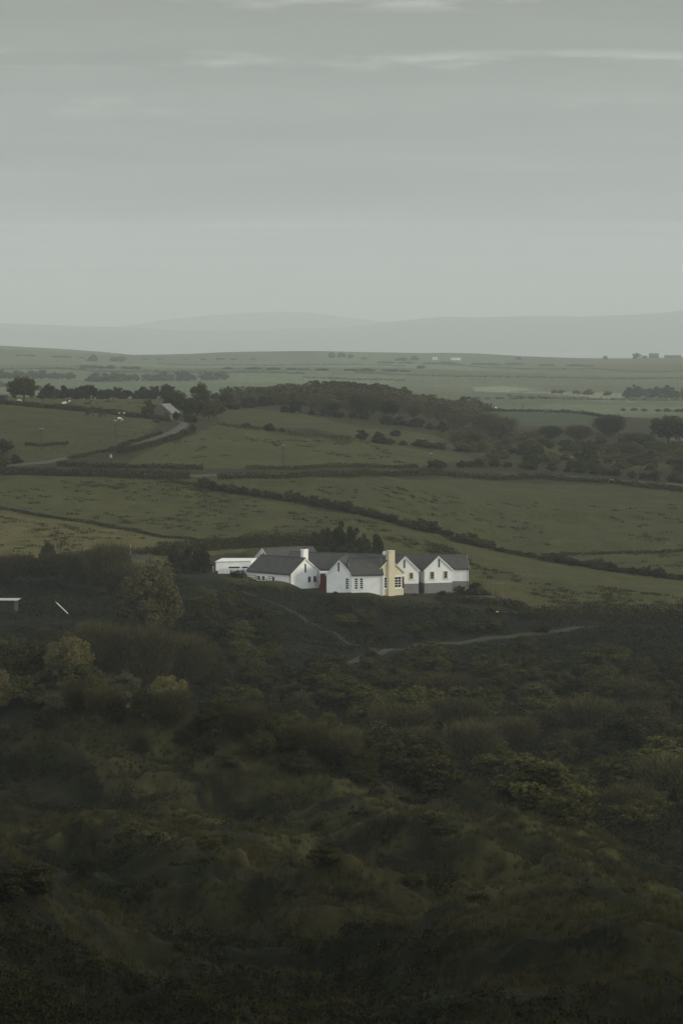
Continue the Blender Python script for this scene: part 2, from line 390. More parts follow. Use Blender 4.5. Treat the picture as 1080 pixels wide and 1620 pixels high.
def leaf_mat(name, c0, c1, c2, trans=.25):
    """foliage: each leaf clump picks its own tone, each plant its own shift"""
    m = bpy.data.materials.new(name); nt, bs = nodes(m)
    geo = N(nt, 'ShaderNodeNewGeometry'); oi = N(nt, 'ShaderNodeObjectInfo')
    r = ramp(nt, [(.0, c0), (.55, c1), (1.0, c2)]); nt.links.new(geo.outputs['Random Per Island'], r.inputs[0])
    hs = N(nt, 'ShaderNodeHueSaturation'); nt.links.new(r.outputs[0], hs.inputs['Color'])
    v = N(nt, 'ShaderNodeMapRange'); v.inputs['To Min'].default_value = .7; v.inputs['To Max'].default_value = 1.3
    nt.links.new(oi.outputs['Random'], v.inputs[0]); nt.links.new(v.outputs[0], hs.inputs['Value'])
    h = N(nt, 'ShaderNodeMapRange'); h.inputs['To Min'].default_value = .485; h.inputs['To Max'].default_value = .51
    nt.links.new(oi.outputs['Random'], h.inputs[0]); nt.links.new(h.outputs[0], hs.inputs['Hue'])
    nt.links.new(hs.outputs[0], bs.inputs['Base Color']); bs.inputs['Roughness'].default_value = .9; bs.inputs['Specular IOR Level'].default_value = .05
    tr = N(nt, 'ShaderNodeBsdfTranslucent'); nt.links.new(hs.outputs[0], tr.inputs['Color'])
    mx = N(nt, 'ShaderNodeMixShader'); mx.inputs[0].default_value = trans
    out = next(n for n in nt.nodes if n.type == 'OUTPUT_MATERIAL')
    nt.links.new(bs.outputs[0], mx.inputs[1]); nt.links.new(tr.outputs[0], mx.inputs[2]); nt.links.new(mx.outputs[0], out.inputs[0])
    return m
L_DARK = leaf_mat('dark_evergreen_leaves', (.019, .020, .009), (.034, .036, .015), (.056, .056, .023))
L_GREEN = leaf_mat('olive_leaves', (.034, .034, .012), (.060, .058, .019), (.098, .092, .032))
L_GOLD = leaf_mat('young_golden_leaves', (.090, .083, .036), (.150, .138, .060), (.215, .20, .09), .35)
L_TWIG = leaf_mat('bare_twigs', (.033, .031, .015), (.057, .053, .025), (.095, .087, .041), .05)
L_SCRUB = leaf_mat('gorse_and_bramble', (.027, .027, .010), (.047, .046, .016), (.080, .075, .027))
L_HEDGE = leaf_mat('hedge_leaves', (.016, .0155, .006), (.030, .028, .010), (.052, .047, .016))
L_FLOOR = leaf_mat('heather_and_bracken', (.008, .0098, .0035), (.0145, .017, .006), (.026, .029, .010))
L_WOOD = leaf_mat('hazel_and_blackthorn', (.050, .049, .022), (.082, .080, .036), (.125, .118, .055))
L_GRASS = leaf_mat('dry_grass_blades', (.024, .023, .009), (.042, .039, .015), (.078, .071, .030), .2)
L_YEL = leaf_mat('gorse_flowers', (.05, .05, .015), (.12, .10, .02), (.32, .22, .03))
M_BARK = plain_mat('bark', (.045, .038, .028), .9, .4, 9, .5)
M_BARE = plain_mat('grey_branches', (.10, .092, .070), .9, .3, 9)
def render_mat(name, col, dirt):
    m = plain_mat(name, col, .9, .10, .9, .12); nt = m.node_tree; bs = next(n for n in nt.nodes if n.type == 'BSDF_PRINCIPLED'); src = bs.inputs['Base Color'].links[0].from_socket
    geo = N(nt, 'ShaderNodeNewGeometry'); mp = N(nt, 'ShaderNodeMapping'); mp.inputs['Scale'].default_value = (.8, .8, .3); nt.links.new(geo.outputs['Position'], mp.inputs[0])
    n = N(nt, 'ShaderNodeTexNoise', Scale=1.0, Detail=6.0, Roughness=.6); nt.links.new(mp.outputs[0], n.inputs['Vector'])
    r = ramp(nt, [(.45, (0, 0, 0)), (.75, (1, 1, 1))]); nt.links.new(n.outputs[0], r.inputs[0]); f = N(nt, 'ShaderNodeMath', operation='MULTIPLY'); f.inputs[1].default_value = .22; nt.links.new(r.outputs[0], f.inputs[0])
    nt.links.new(mixc(nt, f.outputs[0], src, dirt), bs.inputs['Base Color']); return m
M_WHITE = render_mat('white_render', (.86, .88, .87), (.56, .58, .54))
M_CREAM = render_mat('cream_render', (.60, .56, .41), (.44, .41, .29))
M_PLINTH = plain_mat('grey_plinth', (.20, .21, .20), .85, .18, 1.5, .2)
M_TRIM = plain_mat('cream_trim', (.60, .55, .36), .7, .08, 3)
M_PAINT = plain_mat('white_paint', (.78, .79, .77), .5, .06, 3)
M_RED = plain_mat('oxblood_boards', (.105, .022, .018), .7, .3, 2.5)
M_WOOD = plain_mat('weathered_wood', (.16, .145, .11), .85, .3, 5, .3)
M_DARKWOOD = plain_mat('dark_tarred_wood', (.045, .042, .036), .85, .3, 5, .3)
M_METAL = plain_mat('galvanised_metal', (.40, .41, .40), .45, .15, 3)
M_STONE = plain_mat('grey_field_stone', (.085, .082, .068), .9, .45, 3.5, .8, dist=.1)
M_ROAD = plain_mat('worn_tarmac', (.060, .058, .044), .9, .25, 1.6, .2)
M_GRAVEL = plain_mat('pale_gravel', (.032, .030, .021), .95, .3, 2.2, .3)
M_DIRT = plain_mat('trodden_earth', (.028, .026, .017), .95, .3, 2.2, .3)
def glass_mat():
    m = bpy.data.materials.new('window_glass'); nt, bs = nodes(m)
    bs.inputs['Base Color'].default_value = (.012, .014, .015, 1); bs.inputs['Roughness'].default_value = .12; bs.inputs['Specular IOR Level'].default_value = .35
    return m
M_GLASS = glass_mat()
def slate_mat():
    m = bpy.data.materials.new('grey_slate'); nt, bs = nodes(m)
    geo = N(nt, 'ShaderNodeNewGeometry')
    sep = N(nt, 'ShaderNodeSeparateXYZ'); nt.links.new(geo.outputs['Position'], sep.inputs[0])
    add = N(nt, 'ShaderNodeMath', operation='SUBTRACT'); nt.links.new(sep.outputs[0], add.inputs[0]); nt.links.new(sep.outputs[1], add.inputs[1])
    cb = N(nt, 'ShaderNodeCombineXYZ'); nt.links.new(add.outputs[0], cb.inputs[0])
    zz = N(nt, 'ShaderNodeMath', operation='MULTIPLY'); zz.inputs[1].default_value = 1.6; nt.links.new(sep.outputs[2], zz.inputs[0]); nt.links.new(zz.outputs[0], cb.inputs[1])
    br = N(nt, 'ShaderNodeTexBrick', Scale=2.2); br.inputs['Color1'].default_value = (.062, .062, .062, 1); br.inputs['Color2'].default_value = (.092, .090, .086, 1)
    br.inputs['Mortar'].default_value = (.03, .03, .03, 1); br.inputs['Mortar Size'].default_value = .02; br.inputs['Bias'].default_value = -.1
    nt.links.new(cb.outputs[0], br.inputs['Vector'])
    n = N(nt, 'ShaderNodeTexNoise', Scale=.7, Detail=6.0, Roughness=.7); nt.links.new(geo.outputs['Position'], n.inputs['Vector'])
    r = ramp(nt, [(.3, (.72, .72, .70)), (.7, (1.22, 1.2, 1.12))]); nt.links.new(n.outputs[0], r.inputs[0])
    c = mixc(nt, 1.0, br.outputs['Color'], r.outputs[0], 'MULTIPLY')
    nt.links.new(c, bs.inputs['Base Color']); bs.inputs['Roughness'].default_value = .8; bs.inputs['Specular IOR Level'].default_value = .25
    b = N(nt, 'ShaderNodeBump', Strength=.4, Distance=.03); nt.links.new(br.outputs['Fac'], b.inputs['Height']); b.invert = True; nt.links.new(b.outputs[0], bs.inputs['Normal'])
    return m
M_SLATE = slate_mat()

# ------------------------------------------------------------------ foliage meshes
def cards(centres, size, up=.0, aspect=.7, rng=RNG, nrm=None, loose=.55):
    """one small quad per centre; with nrm the leaf faces roughly outward"""
    n = len(centres)
    if nrm is None:
        w_ = rng.normal(size=(n, 3)); w_[:, 2] = np.abs(w_[:, 2]) + up
    else:
        w_ = nrm + rng.normal(size=(n, 3)) * loose
    w_ /= np.linalg.norm(w_, axis=1, keepdims=True)
    a = np.cross(w_, rng.normal(size=(n, 3))); a /= np.linalg.norm(a, axis=1, keepdims=True); b = np.cross(w_, a)
    s = size * rng.uniform(.55, 1.35, (n, 1))
    a = a * s * .5; b = b * s * .5 * aspect
    v = np.stack([centres - a - b * .6, centres + a * .3 - b, centres + a + b * .35, centres - a * .2 + b], 1).reshape(-1, 3)
    return v, np.arange(4 * n).reshape(n, 4)
def crown_points(n, rx, rz, zc, nclump, cr, rng, flat=.35, shell=.62):
    """points on the skins of leaf clumps spread through a crown, and which way is out"""
    cl = []
    while len(cl) < nclump:
        p = rng.normal(size=3); p /= np.linalg.norm(p); r = rng.uniform(shell, 1.0)
        if p[2] < -flat: continue
        cl.append((p[0] * r * rx, p[1] * r * rx, zc + p[2] * r * rz, rng.uniform(.6, 1.25) * cr))
    cl = np.array(cl); w = cl[:, 3] ** 2; k = rng.choice(len(cl), n, p=w / w.sum())
    d = rng.normal(size=(n, 3)); d /= np.linalg.norm(d, axis=1, keepdims=True); d[:, 2] = d[:, 2] * .9 + .12
    rr = cl[k, 3][:, None] * rng.uniform(.55, 1.08, (n, 1)) ** .6
    p = cl[k, :3] + d * rr; o = p - np.array((0, 0, zc * .8)); o /= np.linalg.norm(o, axis=1, keepdims=True) + 1e-6
    nr = d / np.linalg.norm(d, axis=1, keepdims=True) * .75 + o * .65
    return p, nr / np.linalg.norm(nr, axis=1, keepdims=True)
def bush_mesh(name, mat, seed, n=7000, leaf=.046):
    """unit bush: about 1 wide (radius .5) and 1 high, standing on z = 0"""
    rng = np.random.default_rng(seed)
    p, nr = crown_points(n, .37, .42, .40, 38, .115, rng, .8, .3)
    p[:, 2] = np.clip(p[:, 2], -.05, None)
    v, q = cards(p, leaf, .3, rng=rng, nrm=nr)
    return mesh_np(name, v, q, mat=mat)
def crown_mesh(name, mat, seed, n=13000, leaf=.033, flat=.75, zc=.48, rz=.46, ncl=105):
    """unit crown: 1 wide, top at z = 1, underside near z = .25"""
    rng = np.random.default_rng(seed)
    p, nr = crown_points(n, .40, rz * .9, zc, ncl, .09, rng, flat, .35)
    p[:, :2] *= (.80 + .20 * smooth(.05, .42, p[:, 2]))[:, None]
    v, q = cards(p, leaf, .2, rng=rng, nrm=nr)
    return mesh_np(name, v, q, mat=mat)
def limbs(seed, nl=7, spread=.36, top=.82, z0=.10, r0=.026):
    rng = random.Random(seed); mb = MB(); tips = []
    h = .36
    mb.tube([(0, 0, -.12), (.01, 0, .1), (.0, .01, z0 + .08), (rng.uniform(-.03, .03), rng.uniform(-.03, .03), h + .15)], [r0 * 1.3, r0, r0 * .8, r0 * .45], 7)
    for i in range(nl):
        a = i * 2.4 + rng.random(); s = spread * rng.uniform(.6, 1.05); zt = top * rng.uniform(.72, 1.0); zb = z0 + rng.uniform(0, .22)
        p0 = Vector((0, 0, zb)); p3 = Vector((math.cos(a) * s, math.sin(a) * s, zt)); p1 = p0 + Vector((math.cos(a) * s * .35, math.sin(a) * s * .35, (zt - zb) * .3)); p2 = p0.lerp(p3, .68) + Vector((0, 0, .02))
        mb.tube([p0, p1, p2, p3], [r0 * .62, r0 * .42, r0 * .24, r0 * .08], 5); tips.append((p1, p2, p3))
    return mb, tips
def twig_mesh(name, mat, seed, tips, n=6500, ln=.13, w=.0042):
    """fine upward slivers that fill the crown of a leafless tree"""
    rng = np.random.default_rng(seed)
    t = np.array([[list(p) for p in tt] for tt in tips])
    k = rng.integers(0, len(t), n); f = rng.uniform(0, 1, (n, 1)) ** .8
    b = np.where(f < .5, t[k, 0] + (t[k, 1] - t[k, 0]) * f * 2, t[k, 1] + (t[k, 2] - t[k, 1]) * (f - .5) * 2)
    b = b + rng.normal(size=(n, 3)) * np.array((.085, .085, .06))
    m_ = rng.uniform(0, 1, n) < .62        # most twigs fill a dome, the rest follow the limbs
    u = rng.normal(size=(n, 3)); u /= np.linalg.norm(u, axis=1, keepdims=True); rr = rng.uniform(.25, 1, (n, 1)) ** .6
    dome = u * rr * np.array((.43, .43, .40)) + np.array((0, 0, .46)); dome[:, :2] *= (.6 + .4 * smooth(.05, .45, dome[:, 2]))[:, None]
    b = np.where(m_[:, None], dome, b * np.array((.95, .95, .92)))
    d = b - np.array((0, 0, .1)); d /= np.linalg.norm(d, axis=1, keepdims=True)
    d = d * .7 + np.array((0, 0, .55)) + rng.normal(size=(n, 3)) * .33; d /= np.linalg.norm(d, axis=1, keepdims=True)
    L = ln * rng.uniform(.5, 1.3, (n, 1)); side = np.cross(d, rng.normal(size=(n, 3))); side /= np.linalg.norm(side, axis=1, keepdims=True)
    ww = w * rng.uniform(.6, 1.5, (n, 1))
    v = np.stack([b - side * ww, b + side * ww, b + d * L], 1).reshape(-1, 3)
    return mesh_np(name, v, tris=np.arange(3 * n).reshape(n, 3), mat=mat)

BUSH = {}
for key, mat in (('dark', L_DARK), ('green', L_GREEN), ('scrub', L_SCRUB), ('gold', L_GOLD), ('yellow', L_YEL), ('wood', L_WOOD)):
    BUSH[key] = [bush_mesh('bush_' + mat.name, mat, 100 + i * 7) for i in range(4)]
CROWN, TRUNK = {}, []
for i in range(3):
    mb, tips = limbs(300 + i); TRUNK.append((mb.mesh('trunk', M_BARK), tips))
for key, mat in (('dark', L_DARK), ('green', L_GREEN), ('gold', L_GOLD), ('scrub', L_SCRUB)):
    CROWN[key] = [crown_mesh('crown_' + mat.name, mat, 200 + i) for i in range(3)]
BARE = []
for i in range(4):
    mb, tips = limbs(400 + i, 11 if i < 3 else 16, .40, .90, .08, .026 if i < 3 else .030); BARE.append((mb.mesh('trunk', M_BARE if i == 3 else M_BARK), twig_mesh('crown_bare_twigs', L_TWIG, 500 + i, tips, 6500 if i < 3 else 2600)))

ORD = ('first second third fourth fifth sixth seventh eighth ninth tenth eleventh twelfth thirteenth fourteenth fifteenth sixteenth seventeenth eighteenth nineteenth twentieth '
       'twenty-first twenty-second twenty-third twenty-fourth twenty-fifth twenty-sixth twenty-seventh twenty-eighth twenty-ninth thirtieth').split()
PLANTS = []
def bush(p, w, h, key, label, group=None, name='bush', sink=.06):
    me = random.choice(BUSH[key]); o = bpy.data.objects.new(name, me); link(o)
    o.location = (p.x, p.y, p.z - h * sink); o.scale = (w, w * random.uniform(.85, 1.1), h); o.rotation_euler = (0, 0, random.uniform(0, 6.28))
    PLANTS.append(o)
    return tag(o, label, 'bush', group)
def tree(p, w, h, key, label, group=None, name='tree'):
    e = empty(name, p, random.uniform(0, 6.28))
    if key == 'bare':
        tm, cm = random.choice(BARE[:3])
    elif key == 'pale_bare':
        tm, cm = BARE[3]
    else:
        tm, cm = random.choice(TRUNK)[0], random.choice(CROWN[key])
    for nm, m_ in (('trunk', tm), ('crown', cm)):
        c = bpy.data.objects.new(nm, m_); link(c, e); c.scale = (w, w, h)
    return tag(e, label, 'tree', group)
def px_tree(px, pyb, hpx, wpx, key, label, group=None, name=None, D=None, lo=0, hi=1e9):
    p = atD(px, D) if D else at(px, pyb, lo, hi)
    k = p.y / F
    if key in ('bare', 'pale_bare') or key.startswith('t_'):
        return tree(p, wpx * k, hpx * k, key[2:] if key.startswith('t_') else key, label, group, name or ('bare_tree' if 'bare' in key else 'leafy_tree'))
    return bush(p, wpx * k, hpx * k, key, label, group, name or 'bush')
def row(pts, n, hpx, wpx, keys, desc, group, name=None, jit=.35, lo=0, hi=1e9):
    """plants along a polyline of the photograph, labelled by their place in the row"""
    xs = np.array([p[0] for p in pts], float); ys = np.array([p[1] for p in pts], float)
    seg = np.concatenate([[0], np.cumsum(np.hypot(np.diff(xs), np.diff(ys)))])
    sp = seg[-1] / max(n - 1, 1); res = []
    for i in range(n):
        s = np.clip(i * sp + random.uniform(-jit, jit) * sp, 0, seg[-1]); f = random.uniform(.72, 1.28)
        res.append((np.interp(s, seg, xs), np.interp(s, seg, ys), hpx * f, wpx * f * random.uniform(.85, 1.2)))
    res.sort(key=lambda t: t[0])
    for i, (x, y, h, w) in enumerate(res):
        lab = f'{desc}, {ORD[i]} from the left' if n > 1 else desc
        px_tree(x, y, h, w, keys[i % len(keys)] if isinstance(keys, (list, tuple)) else keys, lab, group, name, lo=lo, hi=hi)
def scatter(poly, n, h, w, keys, label, group, name=None, lo=0, hi=1e9, grow=.4):
    """plants over an area; nothing tells them apart, so they share one label"""
    x0, x1 = min(p[0] for p in poly), max(p[0] for p in poly); y0, y1 = min(p[1] for p in poly), max(p[1] for p in poly); k = 0; got = []; tries = 0
    while k < n and tries < 4000:
        tries += 1
        x, y = random.uniform(x0, x1), random.uniform(y0, y1)
        if not inpoly(np.array([x]), np.array([y]), poly)[0]: continue
        p = at(x, y, lo, hi); f = random.uniform(1 - grow, 1 + grow)
        if any((p.x - q[0]) ** 2 + (p.y - q[1]) ** 2 < (.33 * (w * f + q[2])) ** 2 for q in got): continue
        got.append((p.x, p.y, w * f)); key = random.choice(keys); k += 1
        nm = name or ('bare_tree' if 'bare' in key else 'leafy_tree' if key.startswith('t_') else 'bush')
        if key in ('bare', 'pale_bare') or key.startswith('t_'):
            tree(p, w * f * random.uniform(.85, 1.2), h * f, key[2:] if key.startswith('t_') else key, label, group, nm)
        else:
            bush(p, w * f * random.uniform(.85, 1.2), h * f, key, label, group, nm)

def hedge(pts, hm, wm, mat, label, name='hedge', dens=30, leaf=.45, lo=0, hi=1e9, cat='hedge', ragged=.6, D=None):
    """a continuous hedge or overgrown bank along a polyline of the photograph: one thing"""
    W = [at(x, y, lo, hi) if D is None else atD(x, D) for x, y in pts]
    segs = []; 
    for a, b in zip(W[:-1], W[1:]): segs.append((b - a).length)
    tot = sum(segs); leaf *= .8; n = int(tot * dens * 2.4 * max(hm, .8)); cum = np.concatenate([[0], np.cumsum(segs)])
    s = RNG.uniform(0, tot, n); xa = np.interp(s, cum, [p.x for p in W]); ya = np.interp(s, cum, [p.y for p in W])
    dx = np.gradient([p.x for p in W]); k = np.clip(np.searchsorted(cum, s) - 1, 0, len(segs) - 1)
    tx = np.array([W[i + 1].x - W[i].x for i in range(len(segs))])[k]; ty = np.array([W[i + 1].y - W[i].y for i in range(len(segs))])[k]; tl = np.hypot(tx, ty)
    ang = RNG.uniform(0, math.pi, n)
    hh = hm * (1 - ragged * .5 + ragged * vnoise(s / 2.6, s * 0, 5) * .7 + ragged * .5 * vnoise(s / 9, s * 0, 6))
    wob = 1.0 * fbm(s / 11, s * 0, 15, 3)
    off = np.cos(ang) * wm * .5 * RNG.uniform(.8, 1.1, n) + wob; z = np.sin(ang) * hh * RNG.uniform(.45, 1.05, n)
    x = xa - ty / tl * off; y = ya + tx / tl * off
    c = np.stack([x, y, ground(x, y) + z], 1)
    nr = np.stack([-ty / tl * np.cos(ang), tx / tl * np.cos(ang), np.sin(ang) + .25], 1)
    v, q = cards(c, leaf, .3, nrm=nr, loose=.6)
    o0 = W[0]
    me = mesh_np(name, v - np.array(o0), q, mat=mat); o = bpy.data.objects.new(name, me); o.location = o0; link(o)
    return tag(o, label, cat)

exec_order = []
# ------------------------------------------------------------------ ground cover that nobody could count
def sample_zone(poly, n, lo=0, hi=1e9, test=None):
    """points spread evenly over the ground of an area of the photograph"""
    P = [at(x, y, lo, hi) for x, y in poly]; wx = [(p.x, p.y) for p in P]
    x0, x1 = min(p[0] for p in wx), max(p[0] for p in wx); y0, y1 = min(p[1] for p in wx), max(p[1] for p in wx)
    X, Y = np.zeros(0), np.zeros(0)
    while len(X) < n:
        x = RNG.uniform(x0, x1, n * 2); y = RNG.uniform(y0, y1, n * 2); k = inpoly(x, y, wx)
        if test is not None: k &= test(x, y) > RNG.uniform(0, 1, n * 2)
        X = np.concatenate([X, x[k]]); Y = np.concatenate([Y, y[k]])
    return X[:n], Y[:n]
def blades(name, polys, mat, label, n, h, w, lo=0, hi=1e9, test=None, lean=.5, cat='grass', tall=None):
    vs = []
    for poly, m_ in zip(polys, n):
        X, Y = sample_zone(poly, m_, lo, hi, test); g = ground(X, Y)
        k = len(X); hh = h * RNG.uniform(.4, 1.3, k)
        if tall is not None: hh = hh * tall(X, Y)
        a = RNG.uniform(0, 6.28, k); ln = RNG.normal(0, lean, (k, 2)) * hh[:, None]; ww = w * RNG.uniform(.6, 1.5, k)
        b0 = np.stack([X - np.cos(a) * ww, Y - np.sin(a) * ww, g - .05], 1); b1 = np.stack([X + np.cos(a) * ww, Y + np.sin(a) * ww, g - .05], 1)
        t = np.stack([X + ln[:, 0], Y + ln[:, 1], g + hh], 1)
        vs.append(np.stack([b0, b1, t], 1).reshape(-1, 3))
    v = np.concatenate(vs)
    o = bpy.data.objects.new(name, mesh_np(name, v, tris=np.arange(len(v)).reshape(-1, 3), mat=mat)); link(o)
    return tag(o, label, cat, kind='stuff')
def carpet(name, polys, mat, label, n, lump, leaf, lo=0, hi=1e9, wave=4.0, test=None, cat='scrub', seed=0):
    """low scrub: leaf cards over a lumpy canopy that follows the ground"""
    cs = []
    for poly, m_ in zip(polys, n):
        X, Y = sample_zone(poly, m_, lo, hi, test)
        b = 1 - np.abs(fbm(X / wave, Y / wave, 120 + seed, 3)) * 2.2
        hgt = lump * np.clip(.25 + .75 * b, .05, 1) * (.5 + vnoise(X / 13, Y / 13, 131 + seed))
        z = hgt * RNG.uniform(.35, 1.0, len(X)) ** .5
        cs.append(np.stack([X, Y, ground(X, Y) + z], 1))
    c = np.concatenate(cs); v, q = cards(c, leaf, .4)
    o = bpy.data.objects.new(name, mesh_np(name, v, q, mat=mat)); link(o)
    return tag(o, label, cat, kind='stuff')

# ------------------------------------------------------------------ the white house
house = empty('house', (4, 506, CZ - 49.5))
tag(house, 'long white house of joined gabled wings with grey slate roofs above the scrubby bank', 'house')
ZE, ZR = CZ - 45.4, CZ - 42.6
def V2(a): return Vector((a[0], a[1]))
def wing(P, a, L, b, W, zb, ze=ZE, zr=ZR, wall=M_WHITE, wname='wall', over=.16, roofs=True, th=.14, plinth=None, dwall=None):
    """gabled block: P is the corner at the eaves, a runs along the ridge, b across the gable"""
    a = V2(a).normalized(); b = V2(b).normalized(); P = V2(P)
    def w(u, v, z): q = P + a * u + b * v; return Vector((q.x, q.y, z))
    mb = MB(); mb.prism([w(0, 0, zb), w(0, W, zb), w(0, W, ze), w(0, W / 2, zr), w(0, 0, ze)], w(L, 0, 0) - w(0, 0, 0))
    wl = mb.build(wname, wall, house)
    if roofs:
        rb = MB(); sl = (zr - ze) / (W / 2); o = over; e = .02
        for s in (0, 1):
            f = (lambda v: v) if s == 0 else (lambda v: W - v)
            lo = [w(-o, f(-.22), ze - .22 * sl + e), w(L + o, f(-.22), ze - .22 * sl + e), w(L + o, f(W / 2), zr + e), w(-o, f(W / 2), zr + e)]
            rb.hexa(lo + [p + Vector((0, 0, th)) for p in lo])
        ro = rb.build('roof', M_SLATE, house)
        cp = MB(); cp.box(w(-o, W / 2 - .12, zr + th - .02), w(L + o, 0, 0) - w(-o, 0, 0), w(0, .24, 0) - w(0, 0, 0), (0, 0, .09)); cp.build('ridge_cap', M_SLATE, ro)
        # white verge boards on the gable
        vb = MB()
        for s in (0, 1):
            f = (lambda v: v) if s == 0 else (lambda v: W - v)
            vb.hexa([w(-o - .03, f(-.22), ze - .22 * sl - .16), w(-o, f(-.22), ze - .22 * sl - .16), w(-o, f(W / 2), zr - .16), w(-o - .03, f(W / 2), zr - .16),
                     w(-o - .03, f(-.22), ze - .22 * sl + .12), w(-o, f(-.22), ze - .22 * sl + .12), w(-o, f(W / 2), zr + .12), w(-o - .03, f(W / 2), zr + .12)])
        vb.build('verge', M_PAINT if wall is M_WHITE else wall, ro)
    else: ro = None
    if roofs:      # gutter along each eave and a downpipe near the corner
        gb = MB(); sl = (zr - ze) / (W / 2)
        gb.tube([w(-.1, -.30, ze - .24 * sl), w(L, -.30, ze - .24 * sl)], [.07, .07], 6); gb.build('gutter', M_DARKWOOD, ro)
        gb = MB(); gb.tube([w(.25, -.29, ze - .26 * sl), w(.25, -.08, ze - .55), w(.25, -.08, zb)], [.045, .045, .045], 6); gb.build('downpipe', M_DARKWOOD, house)
    if plinth:
        pb = MB(); zp = plinth; t = .04
        for (p0, p1, n) in ((w(-t, -t, zb), w(-t, W + t, zb), w(-1, 0, 0) - w(0, 0, 0)), (w(-t, -t, zb), w(L, -t, zb), w(0, -1, 0) - w(0, 0, 0)), (w(-t, W + t, zb), w(L, W + t, zb), w(0, 1, 0) - w(0, 0, 0))):
            n = n.normalized(); pb.box(p0 - n * .1, p1 - p0, n * .1, (0, 0, zp - zb))
        pb.build('plinth', M_PLINTH, house)
    return dict(P=P, a=a, b=b, L=L, W=W, wall=wl, roof=ro, w=w)
def on_wall(P, d, px, py):
    """u along the line P + u d, and world z, of a pixel of the photograph"""
    t = (px - 540) / F; u = (t * P.y - P.x) / (d.x - t * d.y); q = P + d * u
    return u, toz(py, q.y)
def window(P, d, box, rows=2, cols=1, frame=M_PAINT, sill=True, fw=.09, name='window', label=None, bar=None, parent=None, glass=M_GLASS):
    """window on the wall line P + u d filling the pixel box x0, y0, x1, y1"""
    n = Vector((d.y, -d.x)); n = n if n.y < 0 else -n
    u0, z1 = on_wall(P, d, box[0], box[1]); u1, z0 = on_wall(P, d, box[2], box[3])
    if u1 < u0: u0, u1 = u1, u0
    def q(u, z, o): p = P + d * u + n * o; return Vector((p.x, p.y, z))
    def bx(mb, ua, ub, za, zb, o0, o1): mb.box(q(ua, za, o0), q(ub, za, o0) - q(ua, za, o0), q(ua, za, o1) - q(ua, za, o0), (0, 0, zb - za))
    fr = MB(); O = .07; bw = bar or .05
    bx(fr, u0 - fw, u0, z0 - fw, z1 + fw, .004, O); bx(fr, u1, u1 + fw, z0 - fw, z1 + fw, .004, O)
    bx(fr, u0, u1, z1, z1 + fw, .004, O); bx(fr, u0, u1, z0 - fw, z0, .004, O)
    for i in range(1, rows):
        z = z0 + (z1 - z0) * i / rows; bx(fr, u0, u1, z - bw / 2, z + bw / 2, .004, O - .015)
    for i in range(1, cols):
        u = u0 + (u1 - u0) * i / cols; bx(fr, u - .03, u + .03, z0, z1, .006, O - .02)
    fo = fr.build(name, frame, house if parent is None else parent); 
    if label: fo['label'] = label
    pn = MB(); bx(pn, u0, u1, z0, z1, .002, .022); pn.build('pane', glass, fo)
    if sill:
        sb = MB(); bx(sb, u0 - fw - .05, u1 + fw + .05, z0 - fw - .09, z0 - fw - .003, .004, .14); sb.build('sill', frame, fo)
    return fo
def slit(P, d, px, y0, y1, wpx=1.6, label=None):
    fo = window(P, d, (px - wpx / 2, y0, px + wpx / 2, y1), 3, 1, M_PLINTH, False, .05, 'slit_window', label)
    return fo

A48, B48 = (-.743, .669), (.669, .743)
W1 = wing((-9.95, 500.0), A48, 12.1, B48, 8.2, CZ - 49.6)
# rear block with its own gable on the far left
W0 = wing((-14.2, 523.0), (.90, .436), 11.4, (-.436, .90), 10.0, CZ - 49)
# long back range
S1 = wing((-12.0, 514.2), (.945, -.327), 21.0, (.327, .945), 9.0, CZ - 49.5, ZE + .02, ZR + .03)
S2 = wing((25.75, 513.0), (-.985, -.09), 18.0, (-.09, .985), 8.0, CZ - 51, ZE - .03, CZ - 43.0, plinth=CZ - 48.0)
# gable and long wall in the middle
B2 = wing((-2.95, 500.2), (.11, .994), 14.5, (.994, -.11), 5.0, CZ - 50.6, ZE, ZR - .1)
Md = wing((8.2, 500.25), (-.978, -.19 + .0), 6.3, (-.17, .985), 7.0, CZ - 50.6, ZE + .005, ZR + .02)
# cream gable
W3 = wing((6.62, 500.6), (-.57, .822), 11.0, (.822, .57), 7.0, CZ - 51.6, ZE - .01, ZR + .01, M_CREAM)
# the two gables on the right
G5 = wing((9.95, 507.0), (-.26, .966), 5.5, (.966, .26), 5.75, CZ - 51.6, ZE + .03, ZR - .0, plinth=CZ - 48.05)
G6 = wing((16.65, 508.6), (-.30, .954), 7.0, (.954, .30), 5.95, CZ - 51.6, ZE + .03, ZR - .13, plinth=CZ - 48.03)

def chim(px0, px1, py0, D, zlow, depth, mat, pots=1, ang=(1, 0)):
    d = V2(ang).normalized(); n = Vector((-d.y, d.x)); x0 = (px0 - 540) / F * D; wd = (px1 - px0) / F * D / d.x
    mb = MB(); z1 = toz(py0, D); o = Vector((x0, D, zlow)); ax = Vector((d.x, d.y, 0)) * wd; ay = Vector((n.x, n.y, 0)) * depth
    mb.box(o, ax, ay, (0, 0, z1 - zlow)); e = Vector((d.x, d.y, 0)) * .06; f_ = Vector((n.x, n.y, 0)) * .06
    mb.box(o - e - f_ + Vector((0, 0, z1 - zlow + .002)), ax + e * 2, ay + f_ * 2, (0, 0, .14))
    c = mb.build('chimney', mat, house)
    for i in range(pots):
        q = o + ax * ((i + .5) / pots) + ay * .5 + Vector((0, 0, z1 - zlow + .13)); pb = MB()
        pb.tube([q, q + Vector((0, 0, .45))], [.16, .12], 10); pb.build('chimney_pot', M_DARKWOOD, c)
    return c
c1 = chim(480, 487.3, 870.5, 504.0, ZR - .6, .75, M_WHITE, 1, B48)
